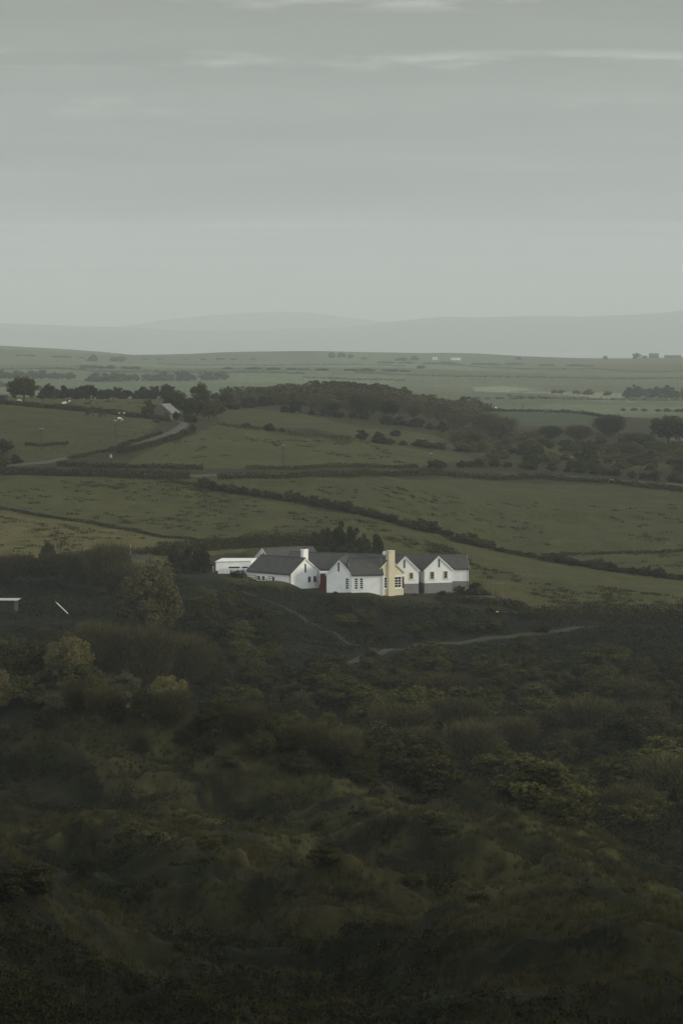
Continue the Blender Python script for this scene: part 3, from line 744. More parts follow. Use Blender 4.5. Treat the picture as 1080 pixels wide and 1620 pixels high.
mb = MB(); q = Vector(((485.6 - 540) / F * 505.5, 505.5, ZR)); mb.tube([q, q + Vector((0, 0, 3.9))], [.035, .03], 6)
for z, l in ((3.8, .55), (3.5, .45), (3.2, .4)): mb.tube([q + Vector((-l, 0, z)), q + Vector((l, .1, z))], [.02, .02], 5)
mb.build('aerial', M_DARKWOOD, c1)
# chimney breast and stack on the cream gable
b3 = Vector((.822, .57)).normalized(); n3 = Vector((b3.y, -b3.x)); P3 = Vector((6.62, 500.6))
def w3(u, o, z): p = P3 + b3 * u + n3 * o; return Vector((p.x, p.y, z))
u0, _ = on_wall(P3, b3, 612.6, 900); u1, _ = on_wall(P3, b3, 622.2, 900)
mb = MB(); mb.box(w3(u0, -.55, CZ - 51.6), w3(u1, 0, 0) - w3(u0, 0, 0), w3(0, 1.0, 0) - w3(0, 0, 0), (0, 0, toz(872.3, 502) - CZ + 51.6))
mb.box(w3(u0 - .05, -.62, toz(872.3, 502) + .003), w3(u1 + .1, 0, 0) - w3(u0, 0, 0), w3(0, 1.13, 0) - w3(0, 0, 0), (0, 0, .13))
c3 = mb.build('chimney', M_CREAM, house); c3['label'] = 'broad cream chimney rising from the cream gable'
# satellite dish beside it
dc = Vector(((607.6 - 540) / F * 502.5, 502.3, toz(875, 502.5))); bm = bmesh.new(); bmesh.ops.create_uvsphere(bm, u_segments=16, v_segments=10, radius=.42)
for v in bm.verts: v.co = Vector((v.co.x * .9, max(v.co.y, -.12) * .25 - .05 * (1 - (v.co.x ** 2 + v.co.z ** 2) / .18), v.co.z * 1.05))
m_ = bpy.data.meshes.new('satellite_dish'); bm.to_mesh(m_); bm.free(); m_.materials.append(M_PAINT)
o = link(bpy.data.objects.new('satellite_dish', m_), house); o.location = dc - house.location
mb = MB(); mb.tube([dc + Vector((0, .05, 0)), dc + Vector((.5, .35, -.9))], [.03, .03], 6); mb.build('bracket', M_METAL, o); 
for ch in o.children: ch.location = -dc

# windows, slit vents, doors (boxes are pixels of the photograph)
slit(W1['P'], W1['b'], 482.8, 892.5, 905)
window(W1['P'], W1['b'], (487.5, 913, 490.6, 919.5), 3, 1, M_PLINTH); window(W1['P'], W1['b'], (496, 912.3, 499.2, 919), 3, 1, M_PLINTH)
a1 = -W1['a']; PL = W1['P']
for bx in ((407.6, 911.2, 411.6, 917.5), (415, 911.5, 419, 918)): window(PL, W1['a'], bx, 2, 1)
dr = window(PL, W1['a'], (430.8, 912.3, 434.6, 921), 1, 1, M_PAINT, False, .07, 'door')
slit(B2['P'], B2['b'], 535.4, 890.5, 903.5)
window(B2['P'], B2['b'], (546.9, 915.3, 551, 931.3), 5, 1, bar=.12, label='tall narrow window of five panes under the middle gable')
md = Vector((.982, .191)).normalized(); PM = Vector((8.2, 500.25))
dM = Md['a']
for bx in ((561.2, 915.3, 565.4, 931.3), (569.3, 915, 573.7, 931)): window(Md['P'], dM, bx, 5, 1, bar=.12)
window(P3, b3, (607.3, 913.8, 611.4, 929.6), 4, 1, bar=.10, fw=.16)
bay = window(P3, b3, (623.8, 913.3, 633.8, 928.6), 4, 2, bar=.09, fw=.22, label='wide white framed window on the cream gable')
u0, z0 = on_wall(P3, b3, 635.6, 930.5); u1, z1 = on_wall(P3, b3, 638.6, 912)
mb = MB(); mb.box(w3(u0, .003, z0), w3(u1, 0, 0) - w3(u0, 0, 0), w3(0, .06, 0) - w3(0, 0, 0), (0, 0, z1 - z0)); mb.build('shutter', M_RED, house)['label'] = 'dark red panel at the corner of the cream gable'
mb = MB(); uA, zA = on_wall(P3, b3, 620.9, 912.3); uB, zB = on_wall(P3, b3, 639, 910.6); mb.box(w3(uA, .003, zA - .08), w3(uB, 0, 0) - w3(uA, 0, 0), w3(0, .2, 0) - w3(0, 0, 0), (0, 0, .2)); mb.build('lintel', M_PAINT, house)
slit(G5['P'], G5['b'], 639.4, 886.5, 898)
window(G5['P'], G5['b'], (647.8, 906.8, 652.5, 915), 3, 1, M_TRIM, fw=.14)
slit(G6['P'], G6['b'], 694.2, 885, 897)
window(G6['P'], G6['b'], (680.6, 905.3, 685.6, 915), 3, 1, M_TRIM, fw=.14); window(G6['P'], G6['b'], (702, 904.4, 706.8, 914), 3, 1, M_TRIM, fw=.14)
slit(W0['P'] + W0['b'] * 0, W0['b'], 417.2, 874, 882)
# red boarded porch between two gables, with a flat white roof
Dp = 503.6
def pp(px, py, D=Dp): return Vector(((px - 540) / F * D, D, toz(py, D)))
mb = MB(); a = pp(506, 929); mb.box(Vector((a.x, Dp, CZ - 49.8)), pp(519.5, 900) - pp(506, 900), (0, 2.6, 0), (0, 0, toz(907.5, Dp) - CZ + 49.8))
pr = mb.build('porch', M_RED, house); pr['label'] = 'oxblood red boarded porch between two white gables'
mb = MB(); a = pp(505, 907.4); mb.box(Vector((a.x, Dp - .2, a.z)), pp(520.5, 900) - pp(505, 900), (0, 3.0, 0), (0, 0, .25)); mb.build('roof', M_PAINT, pr)
for k in range(9):
    mb = MB(); x = pp(506 + 1.5 * k + .3, 900).x; mb.box(Vector((x, Dp - .03, CZ - 49.8)), (.04, 0, 0), (0, .027, 0), (0, 0, toz(908, Dp) - CZ + 49.8)); mb.build('batten', M_RED, pr)
mb = MB(); D2 = 501.0; x0, x1 = (518.5 - 540) / F * D2, (532.6 - 540) / F * D2
for k in range(12):
    f = k / 12; mb.box((x0 + (x1 - x0) * f, D2 - .75 - .2 * f, CZ - 50), ((x1 - x0) / 12 - .03, 0, 0), (0, .05, 0), (0, 0, toz(911.6 + .3 * (k % 2), D2) - CZ + 50))
mb.box((x0, D2 - .65, CZ - 47.0), (x1 - x0, -.2, 0), (0, .05, 0), (0, 0, .12))
sc_ = mb.build('board_fence', M_RED); tag(sc_, 'dark red board fence in front of the middle white gable', 'fence')
# rooflight and white dome on the flat roof
mb = MB(); q = pp(492.3, 884, 510.3); mb.hexa([q + Vector(t) for t in ((-.45, -.2, .0), (.35, -.2, .0), (.75, .5, .5), (-.05, .5, .5), (-.45, -.25, .12), (.35, -.25, .12), (.75, .45, .62), (-.05, .45, .62))]); mb.build('rooflight', M_METAL, S1['roof']).location = -house.location
bm = bmesh.new(); bmesh.ops.create_uvsphere(bm, u_segments=20, v_segments=12, radius=1)
for v in bm.verts: v.co = Vector((v.co.x * .62, v.co.y * .62, max(v.co.z, 0) * .42))
m_ = bpy.data.meshes.new('roof_dome'); bm.to_mesh(m_); bm.free(); m_.materials.append(M_PAINT)
o = link(bpy.data.objects.new('roof_dome', m_), pr); q = pp(510, 905, 504.9); q.z = pp(505, 907.4).z + .24; o.location = q - house.location
# courtyard on the left: white walls, flat roofed shed
def wall_strip(name, pts, h, th, mat, label, cat='wall', z=None):
    mb = MB(); pts = [Vector(p) for p in pts]
    for a, b in zip(pts[:-1], pts[1:]):
        d = (b - a); d.z = 0; n = Vector((-d.y, d.x, 0)).normalized() * th
        mb.hexa([a - Vector((0, 0, 1.5)), b - Vector((0, 0, 1.5)), b + n - Vector((0, 0, 1.5)), a + n - Vector((0, 0, 1.5)), a + Vector((0, 0, h)), b + Vector((0, 0, h)), b + n + Vector((0, 0, h)), a + n + Vector((0, 0, h))])
    return tag(mb.build(name, mat), label, cat)
Dc = 516.0
y0 = pp(342, 903, Dc)
mb = MB(); a = pp(341.5, 889.6, 517); b = pp(397, 887.6, 519)
outb = empty('outbuilding', (a.x, a.y, CZ - 47)); tag(outb, 'low white flat roofed outbuilding left of the house', 'outbuilding')
zt = toz(888.4, 518)
mb.hexa([(a.x, 517, CZ - 50), (b.x, 519, CZ - 50), (b.x + 1, 525, CZ - 50), (a.x + 1, 525, CZ - 50), (a.x, 517, zt), (b.x, 519, zt), (b.x + 1, 525, zt), (a.x + 1, 525, zt)]); mb.build('wall', M_WHITE, outb)
mb = MB(); mb.hexa([(a.x - .15, 516.8, zt + .003), (b.x, 518.8, zt + .003), (b.x + 1, 525.2, zt + .003), (a.x + .9, 525.2, zt + .003), (a.x - .15, 516.8, zt + .12), (b.x, 518.8, zt + .12), (b.x + 1, 525.2, zt + .12), (a.x + .9, 525.2, zt + .12)]); mb.build('roof', M_PAINT, outb)
mb = MB()
for x0, x1 in ((362, 379), (383, 392)):
    p0, p1 = pp(x0, 897.3, 516.9 + (x0 - 341) / 56 * 2), pp(x1, 897.3, 516.9 + (x1 - 341) / 56 * 2); mb.hexa([p0 + Vector((0, -.02, -.28)), p1 + Vector((0, -.02, -.28)), p1 + Vector((0, .05, -.28)), p0 + Vector((0, .05, -.28)), p0 + Vector((0, -.02, .1)), p1 + Vector((0, -.02, .1)), p1 + Vector((0, .05, .1)), p0 + Vector((0, .05, .1))])
mb.build('window', M_GLASS, outb)
wall_strip('courtyard_wall', [(pp(345, 900, 511).x, 511, toz(903.5, 511)), (pp(393, 900, 510.5).x, 510.5, toz(903, 510.5))], (903 - 899) / F * 511, .3, M_WHITE, 'low white courtyard wall in front of the outbuilding')
for px, py, lab in ((333, 893.5, 'white plastic garden table left of the outbuilding'),):
    p = pp(px, py, 515); p.z = ground(p.x, p.y)[0]; t = empty('garden_table', p); tag(t, lab, 'table')
    mb = MB(); mb.box(p + Vector((-.7, -.5, 1.05)), (1.4, 0, 0), (0, 1, 0), (0, 0, .06)); mb.build('tabletop', M_PAINT, t)
    for sx in (-.6, .54):
        for sy in (-.4, .34):
            mb = MB(); mb.box(p + Vector((sx, sy, 0)), (.06, 0, 0), (0, .06, 0), (0, 0, 1.047)); mb.build('leg', M_PAINT, t)

def fence(name, pts, h, mat, label, step=2.4, rails=2, post=.10, dz=None, cat='fence', lo=0, hi=1e9, D=None):
    W = [at(x, y, lo, hi) if D is None else atD(x, D) for x, y in pts]; root = empty(name, W[0]); tag(root, label, cat)
    P = []
    for a, b in zip(W[:-1], W[1:]):
        n = max(1, round((b - a).length / step))
        for i in range(n): q = a.lerp(b, i / n); q.z = ground(q.x, q.y)[0]; P.append(q)
    P.append(W[-1])
    for q in P[:100]:
        mb = MB(); k = random.uniform(.92, 1.08); mb.box(q + Vector((-post / 2, -post / 2, -.3)), (post, 0, 0), (0, post, 0), (0, 0, h * k + .3)); mb.build('post', mat, root)
    for r in range(rails):
        z = h * (.45 + .45 * r / max(rails - 1, 1)); mb = MB()
        for a, b in zip(P[:-1], P[1:]):
            d = b - a; n = Vector((d.y, -d.x, 0)).normalized(); o = n * (post / 2 + .002); mb.box(a + o + Vector((0, 0, z)), d, n * .03, (0, 0, .10))
        mb.build('rail', mat, root)
    return root
fence('rail_fence', [(386, 917), (405, 918), (432, 920)], 1.0, M_WOOD, 'low wooden rail fence in front of the left white wing', 2.0, 2)
fence('rail_fence', [(497, 925), (510, 930), (545, 934)], .8, M_DARKWOOD, 'dark low rail fence below the red porch', 2.2, 2)
fence('wire_fence', [(718, 951), (760, 951), (800, 952)], .9, M_WOOD, 'thin pale rail fence below the garden shrubs', 2.6, 2, .07)
# pergola frame in the garden on the right
p = at(786, 945, 480, 540); pg = empty('pergola', p); tag(pg, 'open square timber garden frame standing right of the house', 'pergola')
k = p.y / F; wd, ht = 15.5 * k, 20 * k
for sx in (-1, 1):
    for sy in (0, 1):
        mb = MB(); q = p + Vector((sx * wd / 2 - .05 + (0.0 if sy == 0 else .35), sy * 1.6, 0)); mb.box(q + Vector((0, 0, -.4)), (.12, 0, 0), (0, .12, 0), (0, 0, ht + .4)); mb.build('post', M_WOOD, pg)
for sy in (0, 1):
    mb = MB(); mb.box(p + Vector((-wd / 2 - .3 + .35 * sy, sy * 1.6 - .02, ht + .002)), (wd + .6, 0, 0), (0, .14, 0), (0, 0, .14)); mb.build('beam', M_WOOD, pg)
for i in range(4):
    mb = MB(); mb.box(p + Vector((-wd / 2 + wd * i / 3.2, -.25, ht + .145)), (.07, 0, 0), (.35, 2.1, 0), (0, 0, .09)); mb.build('rafter', M_WOOD, pg)

# ------------------------------------------------------------------ lanes and paths
def lane(name, pts, w0, w1, mat, lo=0, hi=1e9, lift=.07):
    W = [at(x, y, lo, hi) for x, y in pts]; Q = []
    for i in range(len(W) - 1):
        a = W[max(i - 1, 0)]; b = W[i]; c = W[i + 1]; d = W[min(i + 2, len(W) - 1)]; n = max(2, int((c - b).length / 1.2))
        for j in range(n):
            t = j / n; Q.append(.5 * ((2 * b) + (c - a) * t + (2 * a - 5 * b + 4 * c - d) * t * t + (3 * b - a - 3 * c + d) * t ** 3))
    Q.append(W[-1]); n = len(Q); V = []; K = 5
    for i, q in enumerate(Q):
        d = Q[min(i + 1, n - 1)] - Q[max(i - 1, 0)]; d.z = 0; d.normalize(); s = Vector((-d.y, d.x, 0)); w = w0 + (w1 - w0) * i / (n - 1)
        w *= .88 + .3 * vnoise(i / 4.0, 0.5, 9)
        for k in range(K):
            p = q + s * w * (k / (K - 1) - .5); V.append((p.x, p.y, ground(p.x, p.y)[0] + lift * (.2 if k in (0, K - 1) else 1)))
    id_ = np.arange(n * K).reshape(n, K); qd = np.stack([id_[:-1, :-1], id_[1:, :-1], id_[1:, 1:], id_[:-1, 1:]], -1).reshape(-1, 4)
    o = link(bpy.data.objects.new(name, mesh_np(name, V, qd, mat=mat, smooth=True))); return tag(o, kind='structure')
lane('lane', [(10, 737), (45, 734), (100, 726), (150, 717), (190, 707), (225, 698), (262, 687), (283, 678), (291, 671), (284, 667), (268, 665)], 2.7, 2.5, M_ROAD, 600, 900, .12)
lane('road', [(-60, 748), (60, 746), (170, 748), (300, 753), (335, 751.5), (440, 751), (560, 748), (700, 748), (860, 753), (1000, 762), (1120, 772)], 2.8, 2.8, M_ROAD, 560, 800, .1)
lane('track', [(395, 1066), (430, 1061), (480, 1055), (540, 1049), (575, 1041), (600, 1035), (650, 1026), (700, 1018), (770, 1010), (830, 1004), (880, 1000), (905, 995), (940, 992)], 0.9, 1.7, M_GRAVEL, 400, 520, .16)
lane('path', [(300, 930), (380, 937), (420, 950), (460, 968), (500, 990), (535, 1006), (570, 1024), (600, 1034)], 0.8, 0.7, M_DIRT, 420, 520, .12)
lane('garden_path', [(212, 877), (222, 883), (240, 890), (262, 895), (285, 898)], 2.2, 1.6, M_GRAVEL, 500, 580, .08)
lane('bank_path', [(560, 966), (640, 969), (740, 970), (840, 969)], .9, .9, M_DIRT, 440, 540, .1)

# ------------------------------------------------------------------ walls and hedges
hedge([(-30, 638), (60, 645), (120, 650), (180, 656), (235, 662), (268, 667)], 1.7, 1.6, L_HEDGE, 'overgrown dark field bank along the top of the horse pasture', 'field_bank', 30, .5, 650, 900, 'bank', .35)
hedge([(-30, 803), (0, 806), (60, 816), (150, 829), (260, 851), (330, 858), (400, 859)], .75, .9, L_HEDGE, 'low dark field wall running down the left meadow', 'field_wall', 40, .35, 520, 680, 'wall', .6)
hedge([(-30, 752), (60, 751), (170, 753), (250, 758), (300, 757)], 2.0, 2.0, L_HEDGE, 'roadside hedge at the top of the left meadow', 'hedge', 26, .5, 560, 760)
hedge([(90, 738), (180, 740), (280, 742), (322, 742)], 1.3, 1.4, L_HEDGE, 'low hedge behind the road below the curving lane', 'hedge', 26, .45, 560, 760)
hedge([(345, 758), (440, 757), (560, 754), (700, 752), (850, 757), (960, 764), (1110, 780)], 1.5, 1.6, L_HEDGE, 'long roadside hedge along the top of the right hand field', 'hedge', 24, .5, 560, 800)
hedge([(390, 743), (480, 742), (580, 740), (660, 740)], 1.1, 1.3, L_HEDGE, 'thin hedge behind the road near the middle telegraph pole', 'hedge', 26, .45, 560, 800)
hedge([(250, 880), (300, 873), (350, 868), (420, 864), (490, 862), (540, 866)], 2.8, 2.6, L_DARK, 'tall dark hedge sheltering the back of the house', 'hedge', 30, .5, 520, 590)
hedge([(120, 883), (170, 879), (210, 877), (262, 876)], 1.6, 1.2, L_HEDGE, 'clipped dark hedge at the top of the garden lawn', 'hedge', 34, .4, 500, 600)
hedge([(364, 913), (376, 914), (389, 914)], 1.35, 1.4, L_DARK, 'short dense hedge against the left end of the white house', 'hedge', 60, .35, 490, 520)
hedge([(110, 727), (140, 722), (170, 714), (200, 704), (235, 694), (255, 686)], 1.0, 1.2, L_HEDGE, 'rough hedge bank on the pasture side of the lane', 'hedge', 30, .45, 600, 860)
hedge([(190, 718), (225, 710), (258, 700), (285, 692), (305, 684)], 1.4, 1.6, L_HEDGE, 'rough hedge bank on the near side of the lane', 'hedge', 30, .45, 600, 860)
hedge([(730, 640), (790, 639), (860, 643), (920, 650), (985, 664)], 1.4, 2.0, L_HEDGE, 'dark hedge along the top of the lush green field', 'hedge', 10, .8, 950, 1500)
hedge([(690, 948), (740, 955), (800, 958), (830, 966)], 1.5, 3.0, L_HEDGE, 'bramble bank below the thin pale rail fence', 'bramble_bank', 30, .45, 470, 530, 'bank')
hedge([(850, 975), (920, 972), (1000, 972), (1100, 974)], 2.0, 3.5, L_HEDGE, 'overgrown hedge along the foot of the right meadow', 'hedge', 22, .5, 440, 540)
hedge([(865, 880), (960, 876), (1090, 872)], .7, 2.0, L_HEDGE, 'low rushy bank in the lower right field', 'field_bank', 16, .5, 500, 800, 'bank')
hedge([(40, 705), (75, 706), (110, 703)], .9, 1.0, L_HEDGE, 'short dark bank at the left end of the horse pasture', 'field_bank', 30, .45, 600, 800, 'bank')
fence('post_fence', [(84, 712), (120, 706), (160, 702), (200, 692), (240, 684)], 1.1, M_DARKWOOD, 'post and rail fence between the horse pasture and the lane', 5.0, 1, .16, lo=600, hi=860)

# ------------------------------------------------------------------ barn by the bend of the lane
p = at(258, 664, 650, 900); k = p.y / F; bn = empty('barn', p); tag(bn, 'small grey stone barn at the bend of the lane', 'barn')
d = Vector((.95, -.31, 0)); e = Vector((.31, .95, 0)); wB, hE, hR, LB = 26 * k, 10.5 * k, 23 * k, 7.0
def bp(u, v, z): return p + d * u + e * v + Vector((0, 0, z))
u0 = -wB / 2
mb = MB(); mb.prism([bp(u0, 0, -1), bp(-u0, 0, -1), bp(-u0, 0, hE), bp(u0 * .25, 0, hR), bp(u0, 0, hE + 1.2)], e * LB); mb.build('wall', plain_mat('grey_barn_stone', (.11, .105, .085), .9, .3, 1.4, .4), bn)
mb = MB()
for a_, b_ in (((u0 - .25, hE + 1.05), (u0 * .25, hR)), ((u0 * .25, hR), (-u0 + .35, hE - .3))):
    lo = [bp(a_[0], -.25, a_[1] + .02), bp(b_[0], -.25, b_[1] + .02), bp(b_[0], LB + .2, b_[1] + .02), bp(a_[0], LB + .2, a_[1] + .02)]; mb.hexa(lo + [q + Vector((0, 0, .35)) for q in lo])
mb.build('roof', plain_mat('pale_barn_roof', (.15, .15, .13), .8, .2, 2), bn)
mb = MB(); mb.box(bp(-u0 * .2, -.07, 0), d * 1.5, e * .06, (0, 0, 2.2)); mb.build('door', M_DARKWOOD, bn)
# dark shed at the left edge of the upper field
p = at(2, 637, 700, 960); k = p.y / F; sh = empty('shed', p); tag(sh, 'small dark shed at the left edge beyond the horse pasture', 'shed')
mb = MB(); mb.box(p + Vector((-2.2, 0, -.5)), (3.6, 0, 0), (.4, 3, 0), (0, 0, 2.5)); mb.build('wall', M_DARKWOOD, sh)
mb = MB(); mb.hexa([p + Vector(t) for t in ((-2.4, -.2, 2.01), (1.6, -.2, 2.01), (2.1, 3.2, 2.4), (-1.9, 3.2, 2.4), (-2.4, -.2, 2.13), (1.6, -.2, 2.13), (2.1, 3.2, 2.52), (-1.9, 3.2, 2.52))]); mb.build('roof', M_DARKWOOD, sh)
# shed with a pale roof among the trees at lower left
p = at(6, 968, 420, 520); sd = empty('shed', p); tag(sd, 'dark timber shed with a pale sheet roof among the trees', 'shed'); k = p.y / F
mb = MB(); mb.box(p + Vector((-3.2, 0, -1)), (5.2, -.4, 0), (.3, 3.4, 0), (0, 0, 18 * k + 1)); mb.build('wall', M_DARKWOOD, sd)
z = 18 * k
mb = MB(); mb.hexa([p + Vector(t) for t in ((-3.6, -.5, z + .02), (2.6, -.9, z + .02), (2.9, 2.2, z + .12), (-3.2, 2.4, z + .12), (-3.6, -.5, z + .1), (2.6, -.9, z + .1), (2.9, 2.2, z + .2), (-3.2, 2.4, z + .2))]); mb.build('roof', M_METAL, sd)
mb = MB(); mb.box(p + Vector((-.4, -.34, 0)), (.9, -.07, 0), (0, -.06, 0), (0, 0, 1.8)); mb.build('door', M_DARKWOOD, sd)
# white pole leaning on the slope
p0 = at(106, 969, 400, 520); p0 = p0 + Vector((-p0.x * .035, -p0.y * .035, (CZ - p0.z) * .035)); p1 = Vector(((88.5 - 540) / F * p0.y, p0.y, toz(952, p0.y))); mb = MB(); mb.tube([p0 - (p1 - p0) * .12, p0.lerp(p1, .8), p1], [.085, .085, .035], 8)
tag(mb.build('leaning_pole', M_PAINT), 'white pole leaning at a steep angle among the dark scrub', 'pole')
for x, y, lab in ((744, 969.5, 'white feed sack lying on the bank path'), (786, 971, 'small white feed tub beside the bank path')):
    p = at(x, y, 440, 540); mb = MB(); mb.tube([p + Vector((-.42, 0, .12)), p + Vector((-.2, 0, .2)), p + Vector((.25, .05, .2)), p + Vector((.42, .05, .1))] if x < 760 else [p, p + Vector((0, 0, .1)), p + Vector((0, 0, .38)), p + Vector((0, 0, .4))], [.1, .2, .2, .1] if x < 760 else [.2, .22, .26, .27], 10)
    tag(mb.build('feed_sack' if x < 760 else 'feed_tub', M_PAINT), lab, 'sack' if x < 760 else 'tub')

# ------------------------------------------------------------------ telegraph poles
def pole(px, yb, yt, label, arm=0.0, mat=M_DARKWOOD, box_=None, lo=560, hi=1000, r=.14):
    p = at(px, yb, lo, hi); h = (yb - yt) / F * p.y; t = empty('telegraph_pole', p); tag(t, label, 'pole', None)
    mb = MB(); mb.tube([p - Vector((0, 0, .5)), p + Vector((0, 0, h))], [r, r * .75], 8); mb.build('shaft', mat, t)
    if arm:
        mb = MB(); mb.box(p + Vector((-arm, -r * 1.5, h - .5)), (2 * arm, .2, 0), (0, .08, 0), (0, 0, .12)); mb.build('crossarm', mat, t)
        for s in (-.9, 0.0, .9):
            mb = MB(); q = p + Vector((arm * s, -r * 1.3 + .1 * s, h - .38)); mb.tube([q, q + Vector((0, 0, .22))], [.05, .07], 6); mb.build('insulator', M_PAINT, t)
    if box_:
        mb = MB(); mb.box(p + Vector((-.3, -.45, h * box_)), (.6, 0, 0), (0, .3, 0), (0, 0, .9)); mb.build('sign_box', M_METAL, t)
    return t
pole(66, 714, 677, 'dark telegraph pole on the pasture bank at far left', .5)
pole(183.3, 697, 664, 'dark telegraph pole beside the round bush on the lane', .5)
pole(176, 737, 714, 'short pole with pale boxes below the round bush', .0, M_DARKWOOD, .55)
pole(307, 664, 622, 'pale telegraph pole beside the barn trees', .7, M_BARE, r=.11)
pole(448, 736, 703, 'lone telegraph pole in the middle field', .5)
pole(68, 640, 618, 'thin pole beside the big domed tree', 0, M_DARKWOOD, None, 700, 960, .11)
pole(681, 738, 716, 'thin pole behind the long roadside hedge', .4, M_DARKWOOD, None, 560, 900, .10)
pole(826, 640, 625, 'far pole on the hedge of the lush green field', .5, M_DARKWOOD, None, 900, 1500, .14)
pole(904, 752, 722, 'slim pole among the gorse on the right', .4, M_DARKWOOD, None, 560, 900, .10)
pole(207, 881, 862, 'pale gate post pole at the top of the garden lawn', 0, M_METAL, None, 500, 620, .09)

# ------------------------------------------------------------------ animals
def coat(name, base, pat, thr=.5, scale=1.3):
    m = bpy.data.materials.new(name); nt, bs = nodes(m); tc = N(nt, 'ShaderNodeTexCoord')
    n = N(nt, 'ShaderNodeTexNoise', Scale=scale, Detail=1.0); nt.links.new(tc.outputs['Object'], n.inputs['Vector'])
    r = ramp(nt, [(thr - .01, base), (thr + .01, pat)]); nt.links.new(n.outputs[0], r.inputs[0]); nt.links.new(r.outputs[0], bs.inputs['Base Color']); bs.inputs['Roughness'].default_value = .7
    return m
COATS = {'dark': coat('dark_bay_coat', (.022, .017, .012), (.03, .022, .015)), 'pied': coat('piebald_coat', (.65, .64, .60), (.02, .018, .016), .52), 'pied2': coat('piebald_coat', (.02, .018, .016), (.65, .64, .60), .55, 1.0),
         'wool': coat('fleece', (.55, .54, .48), (.48, .46, .40))}
def skin_body(name, edges, mat, parent, levels=1):
    """edges: chains of (x, y, z, rx, ry); the first vertex of the first chain is the root"""
    v, r, e, ids = [], [], [], {}
    for ch in edges:
        prev = None
        for p in ch:
            key = tuple(round(c, 3) for c in p[:3])
            if key not in ids: ids[key] = len(v); v.append(p[:3]); r.append(p[3:5] if len(p) > 4 else (p[3], p[3]))
            if prev is not None: e.append((prev, ids[key]))
            prev = ids[key]
    me = bpy.data.meshes.new(name); me.from_pydata(v, e, []); me.materials.append(mat)
    o = bpy.data.objects.new(name, me); link(o, parent); md = o.modifiers.new('skin', 'SKIN'); md.use_smooth_shade = True
    for i, sv in enumerate(me.skin_vertices[0].data): sv.radius = r[i]; sv.use_root = (i == 0)
    sb = o.modifiers.new('sub', 'SUBSURF'); sb.levels = sb.render_levels = levels
    return o
def quad_edges(graze, s=1.0, lie=False, woolly=False):
    k = 1.25 if woolly else 1.0; drop = .62 if lie else 0.0
    T = [(-.72, 0, 1.22), (-.35, 0, 1.20), (.15, 0, 1.18), (.55, 0, 1.22)]; rad = [(.25 * k, .27 * k), (.30 * k, .31 * k), (.29 * k, .33 * k), (.24 * k, .30 * k)]
    ch = [[(x, y, z - drop, a, b) for (x, y, z), (a, b) in zip(T, rad)]]
    fx, fz = T[-1][0], T[-1][2] - drop
    if graze: nk = [(fx + .32, 0, fz - .18, .15, .18), (fx + .58, 0, fz - .62, .11, .13), (fx + .66, 0, fz - .86, .10, .12), (fx + .80, 0, fz - 1.08, .06, .075)]
    else: nk = [(fx + .28, 0, fz + .22, .15, .19), (fx + .52, 0, fz + .50, .10, .13), (fx + .68, 0, fz + .50, .10, .12), (fx + .98, 0, fz + .30, .06, .075)]
    ch.append([(fx, 0, fz, .24 * k, .30 * k)] + nk)
    he = nk[1]
    for sy in (-1, 1):
        ch.append([he, (he[0] + (.05 if not graze else -.05), sy * .09, he[2] + .16, .03, .02)])
        if lie:
            ch.append([(fx, 0, fz, .24, .3), (fx - .02, sy * .2, .42, .10), (fx + .32, sy * .24, .12, .06), (fx - .05, sy * .24, .06, .045)])
            ch.append([(-.72, 0, T[0][2] - drop, .25, .27), (-.62, sy * .24, .40, .14), (-.22, sy * .30, .22, .08), (-.55, sy * .32, .07, .05)])
        else:
            j = .07 * sy
            ch.append([(fx, 0, fz, .24, .3), (fx - .03 + j, sy * .17, .82, .11), (fx + .02 + j, sy * .17, .50, .06), (fx + j, sy * .17, .12, .042), (fx + .05 + j, sy * .17, .03, .055)])
            ch.append([(-.72, 0, T[0][2], .25, .27), (-.66 - j, sy * .18, .86, .15), (-.84 - j, sy * .18, .54, .065), (-.78 - j, sy * .18, .14, .045), (-.73 - j, sy * .18, .03, .055)])
    ch.append([(-.72, 0, T[0][2] - drop, .25, .27), (-.96, 0, 1.18 - drop, .05), (-1.04, 0, .92 - drop * .9, .055), (-1.03, 0, max(.55 - drop * .5, .2), .03)])
    return ch
def animal(name, cat, px, py, label, coatk, graze, rz, s=1.0, lie=False, woolly=False, lo=640, hi=960):
    p = at(px, py, lo, hi); t = empty(name, p, rz); t.scale = (s, s, s); tag(t, label, cat)
    skin_body('body', quad_edges(graze, s, lie, woolly), COATS[coatk], t)
    if not woolly and not lie:
        mb = MB()
        a, b = ((.55, 1.50), (1.1, .78)) if graze else ((.55, 1.5), (1.05, 1.86))
        mb.hexa([(a[0], -.03, a[1] - .12), (b[0], -.03, b[1] - .05), (b[0], .03, b[1] - .05), (a[0], .03, a[1] - .12), (a[0], -.02, a[1] + .05), (b[0] - .02, -.02, b[1] + .12), (b[0] - .02, .02, b[1] + .12), (a[0], .02, a[1] + .05)])
        o = link(bpy.data.objects.new('mane', mb.mesh('mane', COATS['dark'])), t)
    return t
animal('pony', 'pony', 143, 659.5, 'dark pony grazing at the top of the pasture, larger of two', 'dark', True, math.pi - .2, 1.25)
animal('pony', 'pony', 162, 661.5, 'dark pony grazing right of the larger dark pony', 'dark', True, math.pi + .15, 1.08)
animal('pony', 'pony', 193, 660.5, 'black and white pony standing against the dark field bank', 'pied2', False, .4, 1.15)
animal('pony', 'pony', 188, 668.5, 'mostly white piebald pony nearest the telegraph pole', 'pied', True, .3, 1.12)
animal('cow', 'cow', 103.5, 640.5, 'black and white cow lying in the upper field', 'pied', False, .2, 1.25, True)
animal('cow', 'cow', 138, 641, 'dark cow lying in the upper field', 'dark', False, .1, 1.25, True)
